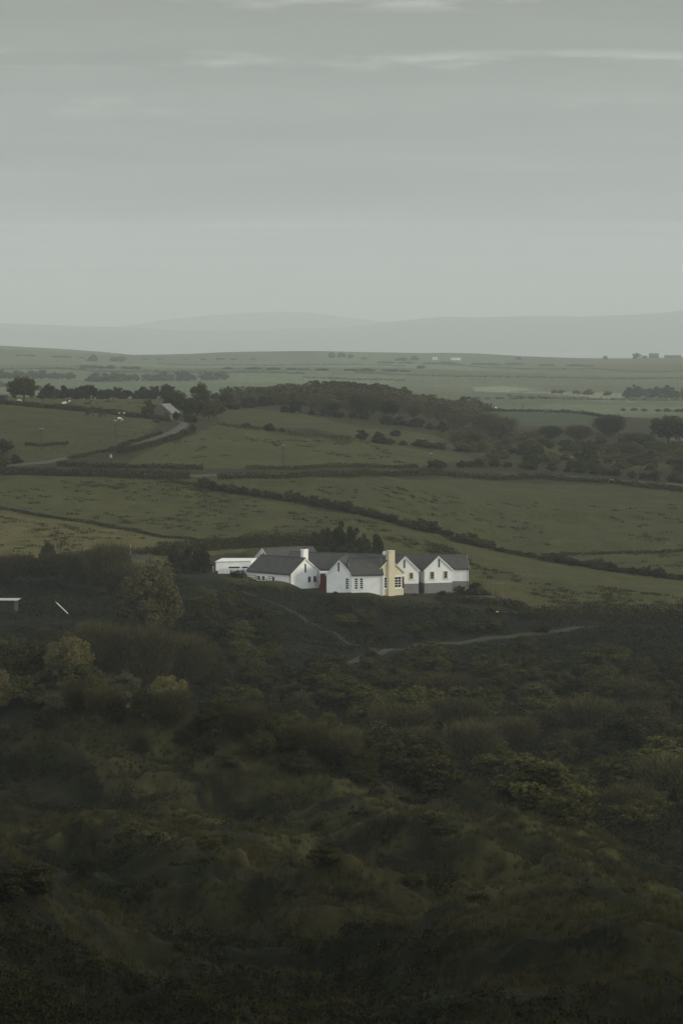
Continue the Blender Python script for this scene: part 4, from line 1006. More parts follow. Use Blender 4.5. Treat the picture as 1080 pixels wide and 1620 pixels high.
animal('sheep', 'sheep', 31, 638, 'white sheep standing near the big domed tree', 'wool', True, .1, .85, False, True)
animal('sheep', 'sheep', 30, 910, 'pale sheep standing under the left hand trees', 'wool', True, 2.9, .8, False, True, 440, 560)
animal('sheep', 'sheep', 966, 764, 'white sheep grazing beneath the long roadside hedge', 'wool', True, .2, .85, False, True, 560, 800)

# ------------------------------------------------------------------ cottage hidden behind the big dark tree on the right, far farms
def cottage(px, pyb, wpx, hpx, rpx, name, label, wallm, roofm, ang=.3, lo=0, hi=1e9, deep=.7, stack=True):
    p = at(px, pyb, lo, hi); k = p.y / F; t = empty(name, p); tag(t, label, 'farmhouse' if stack else 'shed'); L, H, Rr = wpx * k, hpx * k, rpx * k; d = Vector((math.cos(ang), math.sin(ang), 0)); e = Vector((-d.y, d.x, 0)); W = L * deep
    def c(u, v, z): return p + d * u + e * v + Vector((0, 0, z))
    mb = MB(); mb.prism([c(-L / 2, 0, -2), c(-L / 2, W, -2), c(-L / 2, W, H), c(-L / 2, W / 2, H + Rr), c(-L / 2, 0, H)], d * L); mb.build('wall', wallm, t)
    mb = MB()
    for va, vb in ((-.3, W / 2), (W + .3, W / 2)):
        lo_ = [c(-L / 2 - .2, va, H - .3 * Rr / (W / 2) + .03), c(L / 2 + .2, va, H - .3 * Rr / (W / 2) + .03), c(L / 2 + .2, vb, H + Rr + .03), c(-L / 2 - .2, vb, H + Rr + .03)]; mb.hexa(lo_ + [q + Vector((0, 0, .2)) for q in lo_])
    rf = mb.build('roof', roofm, t)
    if stack:
        for u in (-.42, .42):
            mb = MB(); mb.box(c(u * L - .5, W / 2 - .35, H + Rr * .6), d * 1.0, e * .7, (0, 0, Rr * .4 + 1.5)); mb.build('chimney', M_PAINT, t)
    for u in (-.28, .28):
        mb = MB(); mb.box(c(u * L - .5, -.06, H * .4), d * 1.0, e * .05, (0, 0, H * .38)); mb.build('window', M_GLASS, t)
    mb = MB(); mb.box(c(-.5, -.06, 0), d * 1.0, e * .05, (0, 0, H * .75)); mb.build('door', M_DARKWOOD, t)
    return t
cottage(1074, 697, 22, 9, 8, 'farmhouse', 'small cottage with pale chimneys half hidden under the big dark tree', M_PLINTH, M_SLATE, .25, 850, 1100)
cottage(688, 569.5, 8, 2.6, 1.8, 'farm_shed', 'small white farm shed on the far ridge, left of the longer one', M_WHITE, M_METAL, .05, 3500, 5600, .6, False)
cottage(721, 570, 15, 2.4, 1.5, 'farm_shed', 'long white farm shed on the far ridge', M_WHITE, M_METAL, .05, 3500, 5600, .4, False)
cottage(1034, 566.5, 15, 4.5, 3, 'farmhouse', 'dark farmhouse silhouetted on the far right ridge', M_STONE, M_SLATE, .05, 3500, 5600, .5)
cottage(1064, 566.5, 26, 3, 1.5, 'farm_shed', 'long low farm shed on the far right ridge', M_STONE, M_SLATE, .05, 3500, 5600, .3, False)
cottage(575, 569, 10, 2.5, 2, 'farm_shed', 'low farm shed right of the tree clump on the far ridge', M_STONE, M_SLATE, .05, 3500, 5600, .5, False)
cottage(783, 644, 5, 4.2, 2.2, 'farm_shed', 'tiny pale hut at the left end of the lush green field', M_WHITE, M_METAL, .3, 900, 1500, .8, False)

# ------------------------------------------------------------------ plants: far ridge and plain
for i, (x, y, h, w, lab) in enumerate((
    (147, 572, 14, 26, 'tree clump on the far left hillside, left of a lower clump'), (188, 572, 11, 34, 'broad low tree clump on the far left hillside'),
    (525, 566, 11, 17, 'tallest tree of the clump on the far central ridge'), (540, 566, 10, 18, 'middle tree of the clump on the far central ridge'),
    (554, 567, 8, 16, 'low tree at the right end of the far ridge clump'), (957, 569, 8, 13, 'small lone tree on the far right ridge'),
    (1006, 568, 12, 17, 'tree left of the dark farmhouse on the far ridge'), (1019, 568, 7, 12, 'low tree beside the dark farmhouse on the far ridge'),
    (820, 569, 5, 14, 'low bush on the far ridge right of the white sheds'), (655, 570, 9, 22, 'rounded tree left of the white far sheds'), (635, 571, 7, 26, 'low wide tree on the far ridge'), (665, 583, 6, 20, 'small tree below the white far sheds'))):
    px_tree(x, y, h, w, 'dark', lab, None, 'far_tree', lo=3000, hi=5600)
row([(4, 599), (110, 600)], 8, 15, 26, 'green', 'far tree in the hazy line at the left edge', 'far trees at the left edge', 'far_tree', lo=1400, hi=4000)
row([(150, 604), (350, 601)], 14, 15, 28, 'green', 'far tree in the hazy line above the left treeline', 'far trees above the left treeline', 'far_tree', lo=1400, hi=4000)
row([(130, 583), (215, 584)], 5, 6, 24, 'green', 'small far tree on the left hillside hedge', 'far hedge trees on the left hillside', 'far_tree', lo=1800, hi=4800)
row([(360, 584), (640, 588)], 10, 5, 34, 'green', 'far hedge tree across the central plain', 'far hedge trees on the central plain', 'far_tree', lo=1800, hi=4800)
row([(610, 575), (930, 580)], 10, 5, 38, 'green', 'far hedge tree below the ridge sheds', 'far hedge trees below the ridge', 'far_tree', lo=2000, hi=5200)
row([(870, 622), (960, 626)], 5, 9, 22, 'green', 'low far tree left of the grey wood edge', 'far trees left of the grey wood edge', 'far_tree', lo=1400, hi=3600)
row([(985, 629), (1085, 630)], 7, 20, 30, ['green', 'dark'], 'far tree in the grey wood at the right edge', 'far wood trees at the right edge', 'far_tree', lo=1400, hi=3600)
row([(740, 632), (860, 631)], 8, 4, 20, 'dark', 'far hedge bush below the pale strip fields', 'far hedge bushes below the pale strips', 'far_bush', lo=1300, hi=3600)
row([(985, 650), (1085, 652)], 7, 7, 20, 'scrub', 'far hedge bush behind the big dark tree', 'far hedge bushes behind the big dark tree', 'far_bush', lo=1200, hi=3000)
row([(30, 563), (130, 567)], 5, 3, 20, 'green', 'tiny far bush on the left skyline slope', 'far skyline bushes on the left', 'far_bush', lo=2500, hi=5600)
row([(230, 569), (400, 569)], 7, 3, 16, 'dark', 'tiny far bush on the skyline left of centre', 'far skyline bushes left of centre', 'far_bush', lo=3000, hi=5600)

# left middle distance
px_tree(38, 637, 46, 64, 't_scrub', 'big domed tree standing over the horse pasture at far left', None, 'domed_tree', lo=700, hi=960)
row([(70, 630), (265, 630)], 20, 21, 26, ['dark', 't_dark', 'scrub'], 'dark tree in the treeline behind the upper field', 'treeline behind the upper field', 'hedgerow_tree', .3, 700, 960)
row([(66, 631), (262, 631)], 12, 11, 20, 'dark', 'low bush under the treeline behind the upper field', 'bushes under the left treeline', 'hedgerow_bush', .3, 700, 960)
px_tree(5, 612, 10, 26, 'green', 'pale green tree at the left edge behind the dome', None, 'far_tree', lo=900, hi=3000)
px_tree(236, 657, 30, 34, 'green', 'round bush left of the barn', None, 'round_bush', lo=700, hi=960)
px_tree(316, 645, 44, 46, 't_green', 'tallest domed tree behind the barn, on the skyline', None, 'domed_tree', lo=800, hi=1000)
for x, y, h, w, k, lab in ((277, 655, 40, 52, 't_green', 'broad pale green willow behind the barn roof'), (302, 663, 38, 46, 't_green', 'drooping green willow right of the barn'), (330, 665, 36, 40, 't_green', 'willow beside the pale telegraph pole'),
                           (275, 664, 16, 30, 'dark', 'dark bush tucked behind the right side of the barn'), (300, 668, 16, 34, 'dark', 'dark bush at the foot of the willow by the lane bend'), (345, 655, 30, 34, 'green', 'bush right of the willows'),
                           (358, 641, 22, 30, 't_dark', 'small dark tree above the willows'), (305, 682, 14, 18, 'scrub', 'shrub at the outside of the lane bend'), (193.5, 717, 22, 19, 'dark', 'dark round bush standing on the near side of the lane'),
                           (248, 669, 8, 16, 'scrub', 'low bush in front of the barn'), (8, 716, 26, 40, 'scrub', 'bramble thicket at the left edge of the pasture, upper'), (-4, 738, 32, 60, 'scrub', 'bramble thicket at the left edge beside the road'), (26, 733, 18, 30, 'scrub', 'low thicket where the lane leaves the road')):
    px_tree(x, y, h, w, k, lab, None, 'willow_tree' if 'willow' in lab and k[0] == 't' else None, lo=600, hi=1000)
row([(350, 650), (440, 640)], 8, 17, 24, ['dark', 'scrub'], 'gorse bush along the hedge climbing from the barn', 'gorse bushes climbing from the barn', 'gorse_bush', .3, 700, 1080)
row([(340, 632), (425, 614)], 8, 13, 26, ['scrub', 'green', 'dark'], 'bush on the skyline right of the domed tree', 'skyline bushes right of the domed tree', 'gorse_bush', .3, 800, 1300)
# wooded knoll in the centre
row([(430, 618), (560, 613), (640, 616), (765, 636)], 18, 13, 34, ['scrub', 'wood', 'dark', 'wood'], 'scrub bush on the crest of the wooded knoll', 'scrub bushes on the wooded knoll crest', 'gorse_bush', .35, 900, 1400)
px_tree(733, 634, 27, 44, 'scrub', 'highest dark bush at the right end of the wooded knoll', None, 'gorse_bush', lo=900, hi=1400)
scatter([(400, 625), (560, 616), (700, 624), (770, 640), (700, 648), (420, 640)], 56, 5.0, 9.5, ['scrub', 'wood', 'wood', 'wood', 'green'], 'scrub bush on the near slope of the wooded knoll', 'scrub bushes on the knoll slope', 'gorse_bush', 850, 1400)
row([(505, 655), (560, 655), (640, 660), (740, 678), (800, 690)], 15, 30, 36, ['pale_bare', 'bare', 'pale_bare'], 'leafless spreading tree below the wooded knoll', 'leafless trees below the knoll', 'bare_tree', .25, 700, 1150)
px_tree(571, 662, 46, 46, 'bare', 'tallest leafless tree below the wooded knoll', None, 'bare_tree', lo=700, hi=1100)
px_tree(616, 661, 32, 36, 't_dark', 'round dark tree between the leafless trees', None, 'leafy_tree', lo=700, hi=1100)
for x, y, h, w, lab in ((450, 652, 13, 24, 'leftmost clump of the broken gorse hedge'), (468, 654, 22, 26, 'taller pointed clump of the broken gorse hedge'), (493, 656, 12, 18, 'small clump of the broken gorse hedge'),
                        (515, 658, 14, 26, 'square clump of the broken gorse hedge, left half'), (534, 660, 14, 26, 'square clump of the broken gorse hedge, right half'), (558, 662, 15, 22, 'gorse clump below the tallest leafless tree'), (577, 664, 14, 20, 'last clump of the broken gorse hedge'),
                        (389, 676, 9, 20, 'small bush at the left end of the gully'), (426, 682, 15, 28, 'dark bush in the middle of the gully'), (446, 684, 9, 14, 'small bush right of the gully bush'),
                        (572, 696, 20, 30, 'left bush of the pair in the middle field'), (598, 699, 20, 34, 'right bush of the pair in the middle field'), (625, 690, 12, 30, 'low bush behind the pair in the middle field')):
    px_tree(x, y, h, w, 'dark', lab, None, 'gorse_bush', lo=650, hi=1100)
row([(610, 672), (650, 676), (700, 683)], 6, 17, 28, 'dark', 'dark gorse clump in the line under the leafless trees', 'dark gorse line under the leafless trees', 'gorse_bush', .25, 650, 1150)
row([(600, 702), (660, 706), (740, 716)], 8, 12, 28, ['dark', 'scrub'], 'low gorse clump along the foot of the middle field', 'low gorse along the middle field', 'gorse_bush', .3, 640, 1000)
hedge([(340, 672), (385, 678), (440, 684), (500, 690), (560, 698)], 1.0, 3.0, L_SCRUB, 'rough scrubby gully bank across the upper middle field', 'gully_bank', 16, .5, 650, 1000, 'bank')
# right middle distance: gorse country
px_tree(1056, 702, 50, 72, 't_dark', 'big dark domed tree on the right edge beyond the gorse', None, 'domed_tree', lo=800, hi=1150)
px_tree(1096, 704, 44, 60, 't_dark', 'second dark domed tree cut by the right edge', None, 'domed_tree', lo=800, hi=1150)
px_tree(963, 692, 38, 60, 'bare', 'large brownish dome of leafless tree left of the dark domed tree', None, 'bare_tree', lo=800, hi=1150)
for x, y, h, w, lab in ((915, 695, 26, 50, 'wide brownish leafless thicket left of the large brownish dome'), (1010, 706, 24, 60, 'low brownish leafless thicket under the dark domed tree'), (870, 693, 22, 44, 'greyish leafless thicket at the foot of the green field'), (760, 684, 36, 44, 'pale leafless tree at the left foot of the green field'), (720, 682, 34, 40, 'pale leafless tree above the dark gorse line'), (785, 694, 26, 40, 'low pale leafless tree right of the pale pair')):
    px_tree(x, y + 4, h + 4, w, 'pale_bare' if 'pale' in lab else 'bare', lab, None, 'bare_tree', lo=800, hi=1200)
scatter([(700, 690), (800, 690), (900, 700), (1085, 705), (1085, 760), (980, 750), (860, 738), (740, 722)], 100, 3.2, 6.2, ['scrub', 'dark', 'wood', 'wood', 'green'], 'dark gorse bush on the rough ground at right, above the road', 'gorse bushes on the rough ground at right', 'gorse_bush', 640, 1150, .5)
row([(680, 742), (760, 738), (860, 744), (960, 752), (1080, 764)], 20, 15, 26, ['dark', 'scrub'], 'dark bush in the overgrown line above the road at right', 'bushes above the road at right', 'gorse_bush', .35, 600, 900)
for x, y, w, lab in ((1032, 707, 16, 'gorse bush in orange yellow bloom below the domed tree'), (985, 711, 12, 'gorse bush in yellow bloom left of the orange one'), (1076, 710, 12, 'gorse bush in yellow bloom at the right edge'), (965, 708, 9, 'small gorse bush in yellow bloom among dark gorse')):
    px_tree(x, y, 4, w, 'yellow', lab, None, 'flowering_gorse', lo=800, hi=1100)
# diagonal hedgerow behind the house
DIAG = ((322, 771, 17, 26), (338, 775, 14, 20), (352, 776, 12, 20), (368, 779, 15, 24), (384, 781, 12, 20), (405, 784, 15, 26), (420, 787, 12, 18), (436, 789, 13, 24), (462, 792, 18, 26), (478, 794, 12, 20), (497, 800, 20, 28), (513, 801, 14, 22),
        (528, 805, 16, 24), (548, 809, 20, 30), (566, 812, 13, 24), (584, 816, 14, 26), (602, 821, 14, 26), (620, 826, 15, 26), (640, 831, 12, 22), (663, 838, 22, 28), (684, 842, 22, 32), (706, 848, 13, 26), (728, 857, 18, 34), (748, 861, 20, 34), (768, 866, 14, 30))
for i, (x, y, h, w) in enumerate(DIAG):
    px_tree(x, y + 1, h * random.uniform(1.0, 1.3), w * random.uniform(1.15, 1.5), ['scrub', 'dark', 'scrub', 'green'][i % 4], f'hawthorn bush in the diagonal hedgerow behind the house, {ORD[i]} from the left', 'hawthorns of the diagonal hedgerow', 'hawthorn_bush', lo=520, hi=760)
DIAG2 = ((792, 872, 8, 24), (815, 876, 7, 24), (838, 880, 8, 26), (862, 886, 13, 30), (884, 889, 15, 32), (905, 893, 12, 28), (930, 896, 12, 28), (948, 900, 19, 34), (968, 903, 15, 30), (985, 905, 9, 24), (1003, 908, 13, 26), (1022, 910, 16, 28), (1042, 913, 18, 34), (1063, 915, 10, 26), (1085, 917, 12, 30))
for i, (x, y, h, w) in enumerate(DIAG2):
    px_tree(x, y + 1, h * 1.15, w * 1.25, ['dark', 'scrub'][i % 2], f'hawthorn bush along the lower right field edge, {ORD[i]} from the left', 'hawthorns of the lower right field edge', 'hawthorn_bush', lo=480, hi=700)
hedge([(262, 762), (330, 772), (430, 788), (560, 811), (640, 832), (700, 848), (770, 867), (860, 886), (960, 902), (1090, 918)], .9, 1.6, L_SCRUB, 'low bramble growth along the foot of the diagonal hedgerow', 'hedge_bottom', 22, .45, 480, 760)
# dark trees round the house
for i, (x, h, w, D, lab) in enumerate(((497, 36, 34, 541, 'leftmost dark evergreen behind the house'), (518, 40, 34, 544, 'dark evergreen behind the house above the chimney'), (536, 46, 38, 546, 'tallest dark evergreen behind the house'), (556, 42, 34, 546, 'dark evergreen behind the house, right of the tallest'),
                           (575, 34, 30, 545, 'lower dark evergreen in the middle of the clump'), (598, 38, 34, 543, 'rightmost dark evergreen behind the house'), (548, 30, 40, 538, 'low dark shrub at the foot of the evergreens'), (508, 26, 34, 537, 'low dark shrub behind the back roof ridge'), (585, 26, 36, 538, 'low dark shrub behind the cream chimney'))):
    px_tree(x, 0, h * 1.68, w * 1.25, 'dark', lab, None, 'evergreen_bush', D=D)
for x, y, h, w, lab in ((275, 905, 50, 38, 'left dark evergreen of the thicket beside the lawn'), (297, 907, 54, 40, 'middle dark evergreen of the thicket beside the lawn'), (318, 907, 55, 38, 'right dark evergreen of the thicket beside the lawn'), (287, 908, 34, 50, 'low dark shrub under the thicket beside the lawn'), (326, 906, 30, 30, 'low dark shrub between the lawn thicket and outbuilding')):
    px_tree(x, y, h, w, 'dark', lab, None, 'evergreen_bush', lo=480, hi=560)
for x, y, h, w, k, lab in ((471, 921, 12, 11, 'gold', 'pale twiggy shrub against the left white gable'), (478, 922, 6, 16, 'dark', 'low dark shrub under the gable windows'), (727, 941, 18, 26, 'green', 'green garden shrub below the right end of the house'), (745, 944, 16, 26, 'dark', 'dark garden shrub right of the house corner'), (766, 944, 12, 28, 'scrub', 'low garden shrub beside the timber frame'), (752, 932, 12, 22, 'dark', 'dark shrub against the end wall of the house'), (700, 941, 8, 18, 'dark', 'low dark shrub under the grey plinth'), (682, 938, 6, 12, 'dark', 'small dark shrub at the plinth corner'), (655, 942, 4, 16, 'scrub', 'rough grass tuft beside the cream gable')):
    px_tree(x, y, h, w, k, lab, None, 'garden_shrub', lo=470, hi=560)
px_tree(710, 964, 24, 30, 'pale_bare', 'small pale dead tree on the bank below the house', None, 'dead_tree', lo=460, hi=530)

# ------------------------------------------------------------------ left wood and valley wood
row([(0, 925), (60, 922), (130, 928), (185, 945)], 8, 46, 46, ['t_scrub', 'bare', 't_dark'], 'tree in the dark row left of the lawn', 'dark tree row left of the lawn', 'woodland_tree', .25, 440, 560)
px_tree(75, 905, 52, 34, 't_scrub', 'taller bushy tree standing out of the left tree row', None, 'woodland_tree', lo=450, hi=560)
px_tree(172, 938, 88, 86, 'bare', 'tall leafless tree spreading above the left wood', None, 'bare_tree', lo=440, hi=540)
px_tree(205, 945, 62, 56, 'bare', 'leafless tree between the tall bare one and the golden tree', None, 'bare_tree', lo=440, hi=540)
px_tree(110, 925, 60, 60, 'bare', 'leafless tree left of the tall bare one', None, 'bare_tree', lo=440, hi=540)
px_tree(242, 1012, 136, 128, 't_gold', 'large round tree in young golden leaf on the left', None, 'golden_tree', lo=400, hi=500)
px_tree(208, 1010, 84, 80, 'dark', 'dark round bush against the left of the golden tree', None, 'round_bush', lo=400, hi=500)
px_tree(108, 1090, 92, 92, 't_gold', 'golden leaved tree on the lower left slope', None, 'golden_tree', lo=280, hi=420)
px_tree(45, 1085, 84, 100, 'scrub', 'broad dark bush left of the lower golden tree', None, 'round_bush', lo=280, hi=420)
px_tree(-2, 1130, 74, 60, 't_gold', 'golden leaved tree cut by the left edge', None, 'golden_tree', lo=260, hi=400)
px_tree(268, 1150, 76, 84, 't_gold', 'golden leaved tree low in the valley left of centre', None, 'golden_tree', lo=260, hi=380)
px_tree(410, 1205, 54, 68, 't_scrub', 'small pale olive tree at the edge of the turf slope', None, 'leafy_tree', lo=220, hi=360)
px_tree(391, 1082, 50, 56, 'green', 'rounded olive bush at the left end of the track', None, 'round_bush', lo=360, hi=470)
for x, y, h, w, lab in ((168, 1090, 118, 110, 'leftmost of the big brown leafless trees below the golden tree'), (232, 1100, 122, 116, 'middle big brown leafless tree below the golden tree'), (296, 1092, 96, 104, 'right big brown leafless tree below the golden tree'), (330, 1090, 66, 70, 'low brown leafless tree at the right of the big brown ones')):
    px_tree(x, y, h, w, 'bare', lab, None, 'bare_tree', lo=330, hi=460)
scatter([(0, 1010), (150, 1015), (170, 1060), (60, 1060), (0, 1050)], 10, 4.5, 7, ['scrub', 'dark', 'bare'], 'dark bush on the slope below the shed', 'dark bushes below the shed', None, 330, 470)
scatter([(300, 945), (360, 950), (430, 1010), (470, 1050), (380, 1060), (330, 1040), (300, 1000)], 22, 3.6, 6.0, ['scrub', 'dark', 'scrub', 'green'], 'scrub bush on the bank below the left end of the house', 'scrub bushes on the bank below the house', 'gorse_bush', 380, 500)
scatter([(520, 950), (690, 955), (860, 975), (860, 1000), (700, 1012), (620, 1020), (540, 990)], 20, 2.2, 4.5, ['scrub', 'dark', 'green'], 'low bush on the bank between house and track', 'low bushes between house and track', 'gorse_bush', 230, 510)
px_tree(582, 990, 30, 48, 'scrub', 'big dark bush on the bank below the cream gable', None, 'round_bush', lo=420, hi=510)
px_tree(652, 1045, 30, 36, 'scrub', 'rounded bush rising in front of the track', None, 'round_bush', lo=400, hi=500)
px_tree(828, 1032, 34, 60, 'scrub', 'big bush in front of the right part of the track', None, 'round_bush', lo=380, hi=500)
row([(130, 1140), (200, 1140), (320, 1160), (430, 1185), (520, 1210), (580, 1230)], 16, 58, 64, ['bare', 'bare', 'scrub', 't_scrub'], 'brown twiggy tree in the belt along the valley floor', 'twiggy trees along the valley floor', 'woodland_tree', .3, 240, 400)
scatter([(480, 1062), (640, 1045), (830, 1050), (1085, 1060), (1085, 1130), (800, 1110), (520, 1100)], 56, 4.2, 7.5, ['scrub', 'scrub', 'dark', 'green'], 'dark bush on the slope below the track', 'dark bushes on the slope below the track', 'gorse_bush', 340, 470, .45)
scatter([(520, 1100), (800, 1110), (1085, 1130), (1085, 1330), (900, 1310), (700, 1270), (560, 1235), (480, 1180)], 64, 4.6, 8.0, ['scrub', 'scrub', 'dark', 'bare', 'green'], 'dark bush in the valley thicket at lower right', 'dark bushes of the valley thicket', None, 230, 400, .45)
for x, y, h, w, k, lab in ((930, 1165, 66, 130, 'bare', 'widest grey dome of twigs in the valley at right'), (1010, 1160, 46, 100, 'bare', 'grey dome of twigs right of the widest one'), (640, 1110, 36, 80, 'green', 'olive gorse mound in the middle of the valley, left'), (710, 1108, 38, 90, 'green', 'olive gorse mound in the middle of the valley, right'), (770, 1110, 32, 70, 'green', 'small olive gorse mound right of the larger pair'), (660, 1190, 44, 80, 'bare', 'twiggy tree low in the valley right of centre'), (575, 1240, 36, 56, 'scrub', 'round bush at the foot of the turf slope'), (470, 1225, 44, 74, 'dark', 'dark bush right of the small pale olive tree'), (830, 1265, 26, 50, 'gold', 'yellowish shrub at the turf edge right of centre')):
    px_tree(x, y, h, w, k, lab, None, 'bare_tree' if k == 'bare' else 'round_bush', lo=220, hi=420)
# foreground bushes on the turf
for x, y, h, w, k, lab in ((40, 1420, 70, 130, 'dark', 'large dark bush on the left foreground bank'), (135, 1385, 42, 70, 'dark', 'dark bush right of the large foreground bush'), (322, 1192, 32, 54, 'dark', 'dark bush at the top of the foreground turf'), (288, 1176, 24, 44, 'scrub', 'low bush left of the dark one at the turf top'), (362, 1215, 26, 50, 'scrub', 'low spreading bush at the turf top'), (515, 1370, 40, 70, 'scrub', 'rounded dark bush in the middle of the foreground slope'),
                           (802, 1292, 16, 26, 'dark', 'small dark bush at the upper right turf edge'), (608, 1330, 9, 16, 'dark', 'tiny dark bush on the pale turf'), (816, 1550, 14, 22, 'dark', 'small dark bush on the lower right slope'), (70, 1150, 34, 56, 'scrub', 'low bush on the left crest of the turf'), (330, 1345, 30, 54, 'scrub', 'low bush on the left foreground crest'), (455, 1480, 34, 44, 'scrub', 'dark bush on the lower foreground hump'), (485, 1500, 36, 36, 'scrub', 'narrow bush right of the lower hump'), (258, 1615, 30, 36, 'dark', 'dark bush cut by the bottom edge'), (360, 1340, 22, 34, 'dark', 'small dark bush beside the left foreground crest bush'), (700, 1315, 14, 60, 'dark', 'flat dark bush lying across the pale turf'), (655, 1400, 24, 50, 'scrub', 'low scrub bush under the pale turf')):
    px_tree(x, y, h, w, k, lab, None, 'heath_bush', lo=95, hi=300)

# ------------------------------------------------------------------ ground cover
FG = [(-60, 1120), (120, 1140), (330, 1185), (420, 1240), (700, 1285), (1140, 1420), (1140, 1640), (-60, 1640)]
def wx_poly(ds, m=1.25):
    return None
def fgtest(seed):
    return lambda x, y: np.clip(.15 + 1.5 * (vnoise(x / 3.2, y / 3.2, seed) - .35), 0, 1)
def zone_world(name, n, y0, y1, maker):
    # even spread over a wedge of ground that reaches past both sides of the frame
    t = RNG.uniform(0, 1, n); Y = np.sqrt(y0 * y0 + t * (y1 * y1 - y0 * y0)); X = RNG.uniform(-.225, .225, n) * Y
    return maker(X, Y)
def grid_lookup(A, X, Y):
    r = np.clip(np.searchsorted(YS, Y), 0, len(YS) - 1); c = np.clip(np.searchsorted(US, X / wid(Y)), 0, len(US) - 1); return A[r, c]
def grass_blades(name, mat, label, n, y0, y1, h, w, keep, lean=.5, cat='grass'):
    def mk(X, Y):
        k = keep(X, Y) > RNG.uniform(0, 1, len(X)); X, Y = X[k], Y[k]; g = ground(X, Y); m_ = len(X)
        hh = h * RNG.uniform(.4, 1.3, m_); a = RNG.uniform(0, 6.28, m_); ln = RNG.normal(0, lean, (m_, 2)) * hh[:, None] + np.array((.25, 0)) * hh[:, None]; ww = w * RNG.uniform(.6, 1.5, m_)
        b0 = np.stack([X - np.cos(a) * ww, Y - np.sin(a) * ww, g - .05], 1); b1 = np.stack([X + np.cos(a) * ww, Y + np.sin(a) * ww, g - .05], 1); t = np.stack([X + ln[:, 0], Y + ln[:, 1], g + hh], 1)
        return np.stack([b0, b1, t], 1).reshape(-1, 3)
    v = zone_world(name, n, y0, y1, mk); o = link(bpy.data.objects.new(name, mesh_np(name, v, tris=np.arange(len(v)).reshape(-1, 3), mat=mat))); return tag(o, label, cat, kind='stuff')
def scrub_cards(name, mat, label, n, y0, y1, lump, leaf, keep, wave=4.0, seed=0, cat='scrub'):
    def mk(X, Y):
        k = keep(X, Y) > RNG.uniform(0, 1, len(X)); X, Y = X[k], Y[k]
        b = 1 - np.abs(fbm(X / wave, Y / wave, 120 + seed, 3)) * 2.2; hg = lump * np.clip(.2 + .8 * b, .05, 1) * (.4 + 1.1 * vnoise(X / 13, Y / 13, 131 + seed))
        return np.stack([X, Y, ground(X, Y) + hg * RNG.uniform(.3, 1.0, len(X)) ** .5], 1)
    c = zone_world(name, n, y0, y1, mk); v, q = cards(c, leaf, .8); o = link(bpy.data.objects.new(name, mesh_np(name, v, q, mat=mat))); return tag(o, label, cat, kind='stuff')
HEATHG = heath * (1 - smooth(.12, .4, housepad)) * (1 - smooth(.1, .4, np.exp(-(((XX + 22) / 11) ** 2 + ((YY - 512) / 14) ** 2) ** 2))); FOREG = fore
lane_free = lambda X, Y: 1.0
TRK = [at(x, y, 400, 520) for x, y in [(395, 1066), (430, 1061), (480, 1055), (540, 1049), (575, 1041), (600, 1035), (650, 1026), (700, 1018), (770, 1010), (830, 1004), (880, 1000), (905, 995), (940, 992)]]
PTH = [at(x, y, 230, 520) for x, y in [(300, 930), (380, 937), (420, 950), (460, 968), (500, 990), (535, 1006), (570, 1024), (600, 1034)]]
def off_paths(X, Y, wt=2.3, wp=.8):
    ok = np.ones(len(X))
    for line, w_ in ((TRK, wt), (PTH, wp)):
        for a, b in zip(line[:-1], line[1:]):
            dx, dy = b.x - a.x, b.y - a.y; t = np.clip(((X - a.x) * dx + (Y - a.y) * dy) / (dx * dx + dy * dy), 0, 1); ok[np.hypot(X - a.x - t * dx, Y - a.y - t * dy) < w_] = 0
    return ok
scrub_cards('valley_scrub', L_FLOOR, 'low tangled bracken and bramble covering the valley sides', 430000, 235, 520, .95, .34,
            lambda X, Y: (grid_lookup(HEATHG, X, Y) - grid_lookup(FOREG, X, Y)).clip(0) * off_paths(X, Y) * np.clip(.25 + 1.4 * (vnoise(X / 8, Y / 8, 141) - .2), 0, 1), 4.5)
grass_blades('valley_grass', L_GRASS, 'rough brown grass on the valley sides', 200000, 235, 520, .8, .05, lambda X, Y: (grid_lookup(HEATHG, X, Y) - grid_lookup(FOREG, X, Y)).clip(0) * off_paths(X, Y, 1.9, .6) * smooth(.45, .75, vnoise(X / 10, Y / 10, 143)), .4)
